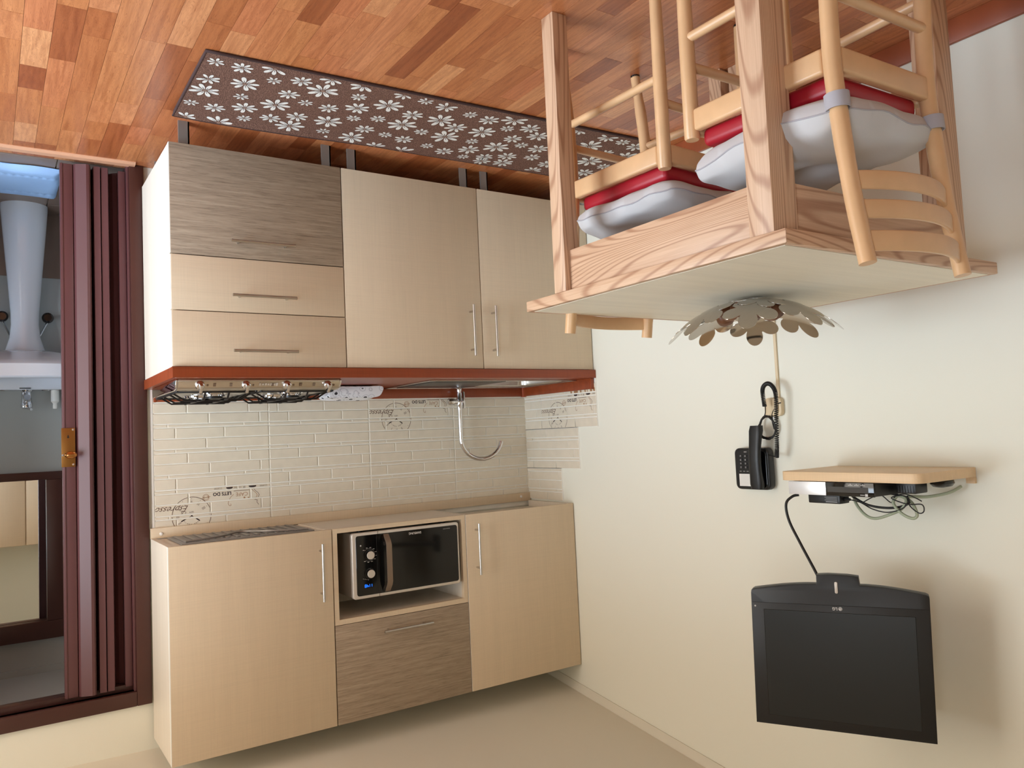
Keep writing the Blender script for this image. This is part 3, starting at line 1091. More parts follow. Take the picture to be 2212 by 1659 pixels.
def grate(x0, x1):
    g = MB()
    y0, y1 = -0.475, -0.095
    zl, zh = ZT + 0.042, ZT + 0.066
    R_ = 0.0036
    xc = (x0 + x1) / 2
    g.tube([(x0, y0, zl), (x1, y0, zl), (x1, y1, zl), (x0, y1, zl)], R_, 6, closed=True)
    for yy in (y0 + 0.07, (y0 + y1) / 2 - 0.055, (y0 + y1) / 2 + 0.055, y1 - 0.07):
        g.tube([(x0, yy, zl), (x0 + 0.038, yy, zh), (x1 - 0.038, yy, zh), (x1, yy, zl)], R_, 6)
    for xx in (xc - 0.04, xc + 0.04):
        g.tube([(xx, y0, zl), (xx, y0 + 0.03, zh), (xx, y1 - 0.03, zh), (xx, y1, zl)], R_, 6)
    for xx in (x0, x1):
        for yy in (y0, y1):
            g.cyl((xx, yy, ZT + 0.0385), (xx, yy, zl), 0.005, 8)
    g.build('pan_grate', M_black, hob, smooth=True, angle=60)


grate(1.500, 1.768)
grate(1.214, 1.482)

# folded cloth
tw = MB()


def towel_fn(u, v):
    a = 2 * PI * u
    cx_, sx_ = math.cos(a), math.sin(a)
    p = 0.55
    X = 0.112 * math.copysign(abs(cx_) ** p, cx_)
    Z = 0.029 * math.copysign(abs(sx_) ** p, sx_)
    y = -0.235 + 0.125 * v
    sh = 0.030 * (Z + 0.029) / 0.058
    return (1.000 + X + sh + 0.006 * math.sin(9 * v), y + 0.012 * math.sin(3 * u * PI), max(ZT + 0.0006, ZT + 0.0305 + Z * (1 - 0.10 * math.cos(2 * PI * v)) + 0.003 * math.sin(a * 3 + v * 5)))


tw.grid(40, 10, towel_fn)
n0 = len(tw.v)
for j in (0, 10):
    ring = [j * 41 + i for i in range(40)]
    tw.f.append(tuple(ring if j else ring[::-1]))
tag(tw.build('folded_cloth', M_towel, smooth=True, angle=70), 'folded white cloth with dark flower print beside the hob', 'cloth')

# sink, set into the worktop
sk = thing('kitchen_sink', 'stainless sink with perforated drainer in the red worktop', 'sink', (0.4, -0.25, ZT))
SKX0, SKX1, SKY0, SKY1 = 0.030, 0.790, -0.470, -0.030
b = MB()
zt_ = ZT + 0.0028
for bb in ((SKX0, SX0 + 0.004, SKY0, SKY1), (SX1 - 0.004, SKX1, SKY0, SKY1), (SX0 + 0.004, SX1 - 0.004, SKY0, SY0 + 0.004), (SX0 + 0.004, SX1 - 0.004, SY1 - 0.004, SKY1)):
    b.box(bb[0], bb[1], bb[2], bb[3], ZT + 0.0002, zt_)
b.tube([(SKX0, SKY0, ZT + 0.003), (SKX1, SKY0, ZT + 0.003), (SKX1, SKY1, ZT + 0.003), (SKX0, SKY1, ZT + 0.003)], 0.0028, 6, closed=True)
b.build('rim', M_steel, sk)
bw = MB()
dp = 0.15
rings = [(0.0, zt_), (0.006, ZT - 0.004), (0.012, ZT - 0.10), (0.03, ZT - dp + 0.01), (0.06, ZT - dp)]
pl = []
for ins, z in rings:
    pl.append([(u, v, z) for u, v in rrect(SX0 + 0.0045 + ins, SX1 - 0.0045 - ins, SY0 + 0.0045 + ins, SY1 - 0.0045 - ins, 0.045, 5)])
n = len(pl[0])
for r_ in pl:
    bw.v += r_
for i_ in range(len(pl) - 1):
    for k in range(n):
        bw.f.append((i_ * n + k, i_ * n + (k + 1) % n, (i_ + 1) * n + (k + 1) % n, (i_ + 1) * n + k))
bw.f.append(tuple(range((len(pl) - 1) * n, len(pl) * n)))
bw.build('basin', M_steel, sk, smooth=True, recalc=False)
box('drainer_plate', (0.402, 0.755, -0.445, -0.075, zt_ + 0.0002, zt_ + 0.0032), M_perf, sk, 0.001)
MB().lathe([(0.024, 0), (0.022, 0.003)], ((SX0 + SX1) / 2, (SY0 + SY1) / 2, ZT - dp + 0.0005), 20).build('drain', M_chrome, sk)

# tap
FX, FY = 0.420, -0.058
fa = thing('kitchen_tap', 'tall chrome tap with hooked spout on the kitchen sink', 'tap', (FX, FY, zt_))
MB().lathe([(0.021, 0), (0.021, 0.004), (0.014, 0.008), (0.0125, 0.012), (0.0125, 0.050), (0.0145, 0.053), (0.0145, 0.085), (0.012, 0.090), (0.0115, 0.108)], (FX, FY, zt_), 22).build('body', M_chrome, fa, smooth=True)
MB().tube([(FX + 0.010, FY, zt_ + 0.068), (FX + 0.030, FY, zt_ + 0.068), (FX + 0.033, FY, zt_ + 0.068), (FX + 0.058, FY, zt_ + 0.068), (FX + 0.062, FY, zt_ + 0.068)], [0.011, 0.011, 0.0165, 0.0165, 0.014], 18).build('valve_knob', M_chrome, fa, smooth=True)
MB().box(FX - 0.026, FX - 0.017, FY - 0.010, FY + 0.010, zt_ + 0.020, zt_ + 0.102).build('lever', M_chrome, fa, 0.003)
MB().cyl((FX - 0.018, FY, zt_ + 0.068), (FX - 0.008, FY, zt_ + 0.068), 0.010, 14).build('lever_joint', M_chrome, fa, smooth=True)
sd = Vector((-0.97, -0.24, 0))
pts = [Vector((FX, FY, zt_ + 0.10)), Vector((FX, FY, zt_ + 0.18)), Vector((FX, FY, zt_ + 0.245))]
R_ = 0.103
for k in range(1, 15):
    a = PI - k * PI * 0.93 / 14
    pts.append(Vector((FX, FY, zt_ + 0.245)) + sd * (R_ + R_ * math.cos(a)) + Vector((0, 0, R_ * math.sin(a))))
MB().tube(pts, 0.0105, 14).build('spout', M_chrome, fa, smooth=True)

# ------------------------------------------------------------------ wall cabinets
UZ0, UZ1, UF = 1.4642, 2.2107, -0.3692
rail = thing('mounting_rail', 'pale wooden rail on the wall under the wall cabinets', 'rail', (0.9, 0, 1.43))
box('board', (0.006, 1.787, -0.0205, -0.0086, 1.4255, 1.4660), M_cabh, rail, 0.001)
for xx, zz in ((1.749, 1.4485), (0.064, 1.4425)):
    MB().lathe([(0.0065, 0), (0.0065, 0.001), (0.004, 0.004)], (xx, -0.0207, zz), 16, ax='-y').build('screw_cap', M_white, rail, smooth=True)


def wall_unit(label, x0, x1, recess=0.0, z_shelf=None):
    t = thing('wall_cabinet', label, 'cabinet', ((x0 + x1) / 2, -0.2, UZ0))
    b = MB()
    yb, yf = -0.022, UF + DT + 0.002
    b.box(x0, x0 + 0.018, yf, yb, UZ0, UZ1).box(x1 - 0.018, x1, yf, yb, UZ0, UZ1)
    b.box(x0 + 0.018, x1 - 0.018, yf, yb, UZ1 - 0.018, UZ1)
    b.box(x0 + 0.018, x1 - 0.018, yb - 0.006, yb, UZ0 + recess, UZ1 - 0.018)
    b.box(x0 + 0.018, x1 - 0.018, yf, yb - 0.006, UZ0 + recess, UZ0 + recess + 0.018)
    if z_shelf:
        b.box(x0 + 0.018, x1 - 0.018, yf, yb - 0.006, z_shelf - 0.018, z_shelf)
    b.build('body', M_carc, t)
    return t


u1_ = wall_unit('beige wall cabinet beside the folding door with a drip tray below', 1.1935, 1.7870, 0.004)
d = box('door', (1.1945, 1.7862, UF, UF + DT, UZ0, UZ1), M_cab, u1_, 0.0012)
box('edge_band', (1.7863, 1.7878, UF + 0.001, UF + DT, UZ0, UZ1), M_edge, d)
bar_handle(d, (1.243, UF - 0.033, 1.512), (1.243, UF - 0.033, 1.730), (0, 0.033, 0))
tr = MB().box(1.250, 1.735, -0.335, -0.055, UZ0 - 0.004, UZ0 + 0.003)
tray = tr.build('drip_tray', M_grey, u1_, 0.002)
for k in range(13):
    xx = 1.275 + k * 0.036
    box('tray_rib', (xx, xx + 0.012, -0.315, -0.075, UZ0 - 0.008, UZ0 - 0.004), M_leg, tray, 0.001, 1)
MB().tube([(1.27, -0.32, UZ0 - 0.008), (1.40, -0.29, UZ0 - 0.011), (1.50, -0.20, UZ0 - 0.011), (1.60, -0.29, UZ0 - 0.011), (1.72, -0.32, UZ0 - 0.008)], 0.004, 6, smooth=6).build('tray_rib', M_leg, tray, smooth=True)

u2_ = wall_unit('middle wall cabinet holding the microwave below a textured flap', 0.5945, 1.1915, 0.0, 1.8335)
fc = MB()
yf0, yf1 = UF + 0.001, UF + DT + 0.0018
fc.box(0.5955, 0.6135, yf0, yf1, UZ0, 1.8345).box(1.1725, 1.1905, yf0, yf1, UZ0, 1.8345).box(0.6135, 1.1725, yf0, yf1, UZ0, 1.4815)
fc.build('niche_frame', M_cab, u2_)
box('niche_shelf', (0.6135, 1.1725, yf0, yf1, 1.8150, 1.8345), M_cabh, u2_)
d = box('flap', (0.5955, 1.1905, UF, UF + DT, 1.8365, UZ1), M_drift, u2_, 0.0012)
d['label'] = 'grey brown textured oak flap'
bar_handle(d, (0.783, UF - 0.033, 1.884), (1.000, UF - 0.033, 1.884), (0, 0.033, 0))

u3_ = wall_unit('corner wall cabinet against the cream wall', 0.004, 0.5925, 0.030)
d = box('door', (0.005, 0.5915, UF, UF + DT, UZ0, UZ1), M_cab, u3_, 0.0012)
box('edge_band', (0.5916, 0.5930, UF + 0.001, UF + DT, UZ0, UZ1), M_edge, d)
bar_handle(d, (0.5455, UF - 0.033, 1.504), (0.5455, UF - 0.033, 1.722), (0, 0.033, 0))

# ------------------------------------------------------------------ microwave
MX0, MX1, MZ0, MZ1, MY = 0.631, 1.114, 1.4895, 1.7480, -0.372
mw = thing('microwave', 'silver microwave with black glass door in the wall cabinet', 'microwave', (0.87, -0.22, 1.482))
MB().box(MX0 + 0.006, MX1 - 0.004, MY + 0.022, -0.06, MZ0 + 0.003, MZ1 - 0.004).build('housing', plain('microwave_grey', lin(150, 140, 130), 0.45), mw, 0.004)
fy = lambda u, v, d: (u, d, v)
MB().prism(rrect(MX0, MX1, MZ0, MZ1, 0.012), fy, MY + 0.022, MY).build('front_frame', M_silver, mw, 0.0035, 3)
MB().prism(rrect(0.6385, 1.0985, 1.5010, 1.7365, 0.010), fy, MY + 0.001, MY - 0.0012).build('glass_panel', M_gloss, mw, 0.0005, 1)
SPLIT = 1.003
box('door_gap', (SPLIT - 0.0008, SPLIT + 0.0008, MY - 0.0004, MY + 0.01, MZ0 + 0.0006, MZ1 - 0.0006), M_black, mw)
box('door_gap', (SPLIT + 0.006, SPLIT + 0.0075, MY - 0.0022, MY - 0.0010, 1.505, 1.733), M_black, mw)
hp = [(0.975, 1.5045), (0.975, 1.530), (0.975, 1.618), (0.975, 1.706), (0.975, 1.7325)]
hy = [MY - 0.002, MY - 0.022, MY - 0.028, MY - 0.022, MY - 0.002]
hm = MB()
prof_h = []
for i_ in range(17):
    t_ = i_ / 16
    z = 1.5035 + (1.7335 - 1.5035) * t_
    y = MY - 0.001 - 0.030 * min(1.0, math.sin(PI * t_) * 2.1)
    prof_h.append((y, z))
poly = [(y, z) for y, z in prof_h] + [(y + 0.006, z) for y, z in reversed(prof_h)]
hm.prism(poly, lambda u, v, d: (d, min(u, MY + 0.0005), v), 0.957, 0.979)
hm.build('door_handle', M_bronze, mw, smooth=True, angle=25)
MB().prism([(min(y + 0.006, MY), z) for y, z in prof_h] + [(MY, 1.7335), (MY, 1.5035)], lambda u, v, d: (d, u, v), 0.979, 0.990).build('handle_grip', M_gloss, mw)
for zz, ticks in ((1.588, 1), (1.6605, 0)):
    zz = 1.5795 if ticks else 1.652
    kx = 1.044
    kn = MB().lathe([(0.0215, 0.0), (0.021, 0.003), (0.0165, 0.004), (0.0160, 0.016)], (kx, MY - 0.001, zz), 28, ax='-y').build('dial_base', M_gloss, mw, smooth=True)
    MB().lathe([(0.0158, 0.0), (0.0158, 0.003), (0.0145, 0.004)], (kx, MY - 0.017, zz), 28, ax='-y').build('dial_cap', M_silver, kn, smooth=True)
    mk = MB()
    if ticks:
        for t in ring_tris(kx, zz, 0.0245, 0.0005, 30, PI * 0.3, PI * 1.75):
            mk.add([(u, MY - 0.00135, v) for u, v in t], [(0, 1, 2, 3)])
        for k in range(10):
            a = PI * 0.3 + k * PI * 1.45 / 9
            mk.box(kx + 0.031 * math.cos(a) - 0.0035, kx + 0.031 * math.cos(a) + 0.0035, MY - 0.0014, MY - 0.0012, zz + 0.029 * math.sin(a) - 0.0008, zz + 0.029 * math.sin(a) + 0.0008)
    else:
        for k in range(4):
            mk.box(kx + 0.004 + k * 0.007, kx + 0.007 + k * 0.007, MY - 0.0014, MY - 0.0012, zz + 0.024 - k * 0.002, zz + 0.0256 - k * 0.002)
    mk.build('dial_marks', M_mark, mw)
put = lambda T, x, z, y: flat([tuple((p[0] + x, p[1] + z) for p in t) for t in T], lambda u, v: (u, y, v))
SEG = {'1': 'bc', '4': 'fgbc', '8': 'abcdefg'}
seg = MB()
cx0 = 1.030
for k, ch in enumerate('1148'):
    ox = cx0 + k * 0.0092 + (0.002 if k > 1 else 0)
    w_, h_ = 0.0055, 0.0052
    S_ = {'a': ((0, 2), (1, 2)), 'b': ((1, 2), (1, 1)), 'c': ((1, 1), (1, 0)), 'd': ((0, 0), (1, 0)), 'e': ((0, 1), (0, 0)), 'f': ((0, 2), (0, 1)), 'g': ((0, 1), (1, 1))}
    for s_ in SEG[ch]:
        (a0, b0), (a1, b1) = S_[s_]
        for t in line_tris([(ox + a0 * w_, 1.6945 + b0 * h_), (ox + a1 * w_, 1.6945 + b1 * h_)], 0.0014):
            seg.add([(u, MY - 0.0014, v) for u, v in t], [(0, 1, 2, 3)])
seg.build('clock_digits', M_led, mw, recalc=False)
put(text2d('SAMSUNG', 0.0125, offset=0.0003), 0.838, 1.5145, MY - 0.0014).build('brand_lettering', M_mark, mw, recalc=False)
put(text2d('Ceramic Inside', 0.0055), 0.690, 1.5125, MY - 0.0014).build('small_lettering', M_mark, mw, recalc=False)
MB().lathe([(0.003, 0), (0.003, 0.0003)], (1.078, MY - 0.0012, 1.540), 10, ax='-y').build('timer_symbol', M_mark, mw)
for xx in (0.68, 1.06):
    for yy in (-0.32, -0.10):
        MB().cyl((xx, yy, 1.4822), (xx, yy, 1.493), 0.012, 12).build('foot', M_black, mw)


# ================================================================== RUG
def rug_pt(s, t):
    """s 0..1 from the door end to the corner, t 0..1 from the cabinets to the room"""
    A, B = Vector((1.787, -0.600, 0)), Vector((1.790, -1.096, 0))
    D, Cc = Vector((0.050, -0.655, 0)), Vector((0.050, -1.152, 0))
    p = A.lerp(B, t).lerp(D.lerp(Cc, t), s)
    z = 0.0085
    if t < 0.12:
        z += 0.010 * (1 - t / 0.12) ** 2 * max(0.0, math.sin(s * PI * 2.2 + 0.3))
        p.y -= 0.012 * (1 - t / 0.12) * max(0.0, math.sin(s * PI * 2.2 - 0.4))
    return p + Vector((0, 0, z))


rug = thing('kitchen_rug', 'brown runner rug with white daisies in front of the base cabinets', 'rug', (0.9, -0.85, 0))
r_ = MB()
NU, NV = 60, 16
r_.grid(NU, NV, lambda u, v: rug_pt(u, v))
n0 = len(r_.v)
r_.grid(NU, NV, lambda u, v: tuple(rug_pt(u, v)[:2]) + (0.0006 + (rug_pt(u, v)[2] - 0.0085),), True)
per = [i for i in range(NU + 1)] + [(j + 1) * (NU + 1) - 1 for j in range(1, NV + 1)] + [NV * (NU + 1) + i for i in range(NU - 1, -1, -1)] + [j * (NU + 1) for j in range(NV - 1, 0, -1)]
for a, b_ in zip(per, per[1:] + per[:1]):
    r_.f.append((a, a + n0, b_ + n0, b_))
r_.build('pile', M_rug, rug, smooth=True)
bp_ = [rug_pt(i / 40, 0) for i in range(40)] + [rug_pt(1, j / 12) for j in range(12)] + [rug_pt(1 - i / 40, 1) for i in range(40)] + [rug_pt(0, 1 - j / 12) for j in range(12)]
MB().tube([Vector((p.x, p.y, p.z - 0.0035)) for p in bp_], 0.0048, 8, closed=True).build('binding', M_bindi, rug, smooth=True, angle=80)
FLOWERS = [(1.753, -1.049, 0.050), (1.677, -1.047, 0.067), (1.591, -1.085, 0.085), (1.747, -0.929, 0.070), (1.572, -1.007, 0.048), (1.643, -0.944, 0.090), (1.738, -0.843, 0.092), (1.629, -0.849, 0.048), (1.758, -0.732, 0.048), (1.515, -0.835, 0.094), (1.682, -0.724, 0.068), (1.596, -0.768, 0.082), (1.751, -0.614, 0.070), (1.576, -0.682, 0.052), (1.498, -0.722, 0.070), (1.645, -0.618, 0.092), (1.503, -0.607, 0.070), (1.435, -0.580, 0.048), (1.496, -1.042, 0.068), (1.418, -1.096, 0.075), (1.416, -1.007, 0.101), (1.317, -1.100, 0.087), (1.502, -0.934, 0.068), (1.299, -1.017, 0.054), (1.174, -1.099, 0.070), (1.434, -0.896, 0.050), (1.185, -1.000, 0.099), (1.090, -1.088, 0.054), (1.353, -0.889, 0.070), (1.268, -0.933, 0.085), (1.008, -1.077, 0.077), (1.423, -0.774, 0.076), (1.248, -0.849, 0.052), (1.171, -0.883, 0.060), (1.080, -0.965, 0.078), (0.902, -1.059, 0.054), (1.316, -0.783, 0.098), (0.971, -0.969, 0.100), (0.820, -1.048, 0.076), (0.738, -1.090, 0.095), (1.420, -0.686, 0.100), (1.074, -0.873, 0.108), (0.892, -0.935, 0.082), (1.300, -0.694, 0.050), (1.176, -0.775, 0.072), (0.718, -1.012, 0.054), (0.641, -1.051, 0.080), (1.089, -0.761, 0.052), (0.984, -0.845, 0.056), (0.784, -0.942, 0.104), (1.188, -0.683, 0.100), (0.573, -1.002, 0.086), (0.883, -0.841, 0.110), (1.269, -0.615, 0.084), (1.009, -0.750, 0.074), (0.770, -0.848, 0.052), (0.645, -0.936, 0.076), (1.078, -0.639, 0.080), (0.655, -0.837, 0.104), (0.901, -0.731, 0.054), (0.576, -0.898, 0.056), (0.967, -0.638, 0.100), (0.815, -0.708, 0.074), (0.737, -0.766, 0.090), (0.496, -0.893, 0.084), (0.893, -0.621, 0.064), (0.639, -0.724, 0.072), (0.561, -0.770, 0.082), (0.718, -0.689, 0.052), (0.463, -0.805, 0.070), (0.463, -1.118, 0.070), (0.330, -1.010, 0.111), (0.322, -1.112, 0.083), (0.237, -1.101, 0.062), (0.157, -1.088, 0.086), (0.220, -0.979, 0.072), (0.118, -0.983, 0.102), (0.219, -0.874, 0.116), (0.122, -0.849, 0.064), (0.148, -0.750, 0.088), (0.116, -0.662, 0.076), (0.536, -0.697, 0.088), (0.370, -0.676, 0.080), (0.625, -0.678, 0.076), (0.390, -0.600, 0.094), (0.180, -0.603, 0.096), (0.361, -0.764, 0.082)]
rr = random.Random(5)
def rug_z(x, y):
    s_ = min(1.0, max(0.0, (1.787 - x) / 1.737))
    t_ = max(0.0, min(1.0, (-0.60 - 0.0317 * (1.787 - x) - y) / 0.497))
    return rug_pt(s_, t_).z


M_dc = plain('daisy_centre', lin(150, 120, 104), 0.9)
for fx, fy_, fd in FLOWERS:
    n = 8 if fd > 0.05 else 7
    a0 = rr.uniform(0, PI)
    R_ = fd / 2
    zz = 0.0012
    V_, F_, I_ = [], [], []

    def piece(pts, z, mi_):
        if all(-1.090 - 0.0322 * (1.787 - x) < y < -0.605 - 0.0317 * (1.787 - x) and x < 1.783 for x, y in pts):
            F_.append(tuple(range(len(V_), len(V_) + len(pts))))
            V_.extend((x, y, z + rug_z(x, y)) for x, y in pts)
            I_.append(mi_)
    for k in range(n):
        a = a0 + 2 * PI * k / n + rr.uniform(-0.08, 0.08)
        L = R_ * rr.uniform(0.9, 1.05)
        da, db = math.cos(a), math.sin(a)
        fr_ = lambda u, v: (fx + da * u - db * v, fy_ + db * u + da * v)
        piece([fr_(L * (0.60 + 0.42 * math.cos(t)), L * 0.155 * math.sin(t) * (1.0 + 0.30 * math.cos(t))) for t in [2 * PI * i_ / 12 for i_ in range(12)]], zz, 0)
        piece([fr_(*q_) for q_ in ((L * 0.25, L * 0.028), (L * 0.25, -L * 0.028), (L * 0.55, -L * 0.015), (L * 0.55, L * 0.015))], zz + 0.0003, 1)
    piece(circ(fx, fy_, R_ * 0.14, 10), zz + 0.0004, 2)
    if not F_:
        continue
    me = bpy.data.meshes.new('daisy')
    me.from_pydata(V_, [], F_)
    for m_ in (M_wcloth, M_bindi, M_dc):
        me.materials.append(m_)
    me.polygons.foreach_set('material_index', I_)
    o = bpy.data.objects.new('daisy', me)
    COL.objects.link(o)
    adopt(o, rug)

# ================================================================== TABLE
tb = thing('dining_table', 'pale pine dining table with square legs beside the cream wall', 'table', (0.64, -2.0, 0))
TX0, TX1, TY0, TY1, TZ = 0.234, 1.046, -2.420, -1.550, 0.787
box('table_top', (TX0 + 0.016, TX1 - 0.016, TY0 + 0.016, TY1 - 0.016, 0.762, TZ - 0.0005), M_tabtop, tb)
EZ0, EZ1 = 0.757, TZ - 0.001


def edge_strip(poly, mat):
    MB().prism(poly, lambda u, v, d: (u, v, d), EZ0, EZ1).build('table_edge', mat, tb, 0.002)


w_ = 0.016
edge_strip([(TX1 - w_, TY0 + w_), (TX1, TY0), (TX1, TY1), (TX1 - w_, TY1 - w_)], M_pine[1])
edge_strip([(TX0, TY0), (TX0 + w_, TY0 + w_), (TX0 + w_, TY1 - w_), (TX0, TY1)], M_pine[1])
edge_strip([(TX0, TY0), (TX1, TY0), (TX1 - w_, TY0 + w_), (TX0 + w_, TY0 + w_)], M_pine[0])
edge_strip([(TX0, TY1), (TX0 + w_, TY1 - w_), (TX1 - w_, TY1 - w_), (TX1, TY1)], M_pine[0])
for b_ in ((0.964, 1.040, -2.389, -2.329), (0.998, 1.046, -1.734, -1.684), (0.312, 0.386, -2.389, -2.329), (0.322, 0.374, -1.716, -1.668)):
    box('leg', (b_[0], b_[1], b_[2], b_[3], 0.0, 0.757), M_pine[2], tb, 0.002)
box('leg', (0.298, 0.350, -1.778, -1.728, 0.0, 0.757), M_pine[2], tb, 0.002)
box('apron', (1.004, 1.028, -2.329, -1.734, 0.648, 0.7565), M_pine[1], tb, 0.0015)
box('apron', (0.318, 0.342, -2.329, -1.780, 0.648, 0.7565), M_pine[1], tb, 0.0015)
box('apron', (0.386, 0.964, -2.382, -2.358, 0.648, 0.7565), M_pine[0], tb, 0.0015)
box('apron', (0.376, 0.996, -1.722, -1.698, 0.648, 0.7565), M_pine[0], tb, 0.0015)

# ================================================================== CHAIRS (front faces +y in their own frame)


def make_chair(label):
    t = thing('dining_chair', label, 'chair', (0, 0, 0), 'beech chairs at the pine table')
    R_ = 0.0175
    hw, hb = 0.176, 0.162          # half widths front / back
    yf, yb = 0.178, -0.178
    for s in (-1, 1):
        MB().tube([(s * hw, yf, 0.006), (s * hw, yf, 0.25), (s * hw, yf, 0.472), (s * hw, yf, 0.4765)], [R_ * 0.85, R_, R_, R_ * 0.86], 16).build('leg', M_beech, t, smooth=True)
        MB().tube([(s * hb, yb - 0.030, 0.006), (s * hb, yb - 0.006, 0.22), (s * hb, yb, 0.42), (s * hb, yb - 0.007, 0.55), (s * hb, yb - 0.022, 0.70), (s * hb, yb - 0.043, 0.842)], [R_ * 0.85, R_, R_, R_, R_ * 0.95, R_ * 0.92], 16, smooth=5).build('back_post', M_beech, t, smooth=True)
        for p in ((s * hw, yf, 0.0), (s * hb, yb - 0.030, 0.0)):
            MB().lathe([(0.0145, 0.0), (0.0150, 0.007)], p, 14).build('foot_glide', M_black, t)
        # side rails and side stretchers
        c = Vector((s * (hw + hb) / 2, 0, 0.436))
        dv = Vector((s * (hb - hw), yb - yf, 0)).normalized()
        MB().obox(c, [dv, (0, 0, 1), Vector((dv.y, -dv.x, 0))], (0.163, 0.025, 0.0115)).build('seat_rail', M_beech, t, 0.006, 3)
        MB().cyl((s * hw, yf, 0.240), (s * hb, yb - 0.006, 0.240), 0.0115, 12).build('stretcher', M_beech, t, smooth=True)
    for y, h_ in ((yf, hw), (yb, hb)):
        MB().box(-h_ + 0.014, h_ - 0.014, y - 0.0115, y + 0.0115, 0.411, 0.461).build('seat_rail', M_beech, t, 0.006, 3)
        MB().cyl((-h_, y - (0.004 if y < 0 else 0), 0.303), (h_, y - (0.004 if y < 0 else 0), 0.303), 0.0115, 12).build('stretcher', M_beech, t, smooth=True)
    # vinyl seat pad
    pad = MB()
    pad.prism([(-0.142, -0.165), (0.142, -0.165), (0.160, 0.165), (-0.160, 0.165)], lambda u, v, d: (u, v, d), 0.452, 0.494)
    pad.build('seat_pad', M_red, t, 0.014, 4)
    # three bent back slats
    for z0, z1 in ((0.660, 0.696), (0.718, 0.754), (0.779, 0.818)):
        m = MB()
        N = 18
        vs = []
        for i_ in range(N + 1):
            u = i_ / N * 2 - 1
            X = u * (hb - 0.004)
            ylean = yb - 0.020 - (((z0 + z1) / 2) - 0.68) * 0.15
            Y = ylean - 0.042 * (1 - u * u)
            for dy, z in ((-0.005, z0), (0.005, z0), (0.005, z1), (-0.005, z1)):
                vs.append((X, Y + dy, z))
        fs = [(0, 1, 2, 3), tuple(N * 4 + k for k in (3, 2, 1, 0))]
        for i_ in range(N):
            for k in range(4):
                fs.append((i_ * 4 + k, (i_ + 1) * 4 + k, (i_ + 1) * 4 + (k + 1) % 4, i_ * 4 + (k + 1) % 4))
        m.add(vs, fs)
        m.build('back_slat', M_beech, t, 0.003, 2, angle=50)
    return t


LA = 'beech chair with its slatted back towards the viewer, grey cushion strapped on'
LB = 'beech chair tucked under the far side of the table facing the viewer'
chA = make_chair(LA)
chB = copy_tree(chA)
chB['label'] = LB
chA.location = (0.797, -2.312, 0)
chA.rotation_euler = (0, 0, 0.02)
chB.location = (0.722, -1.765, 0)
chB.rotation_euler = (0, 0, PI - 0.075)


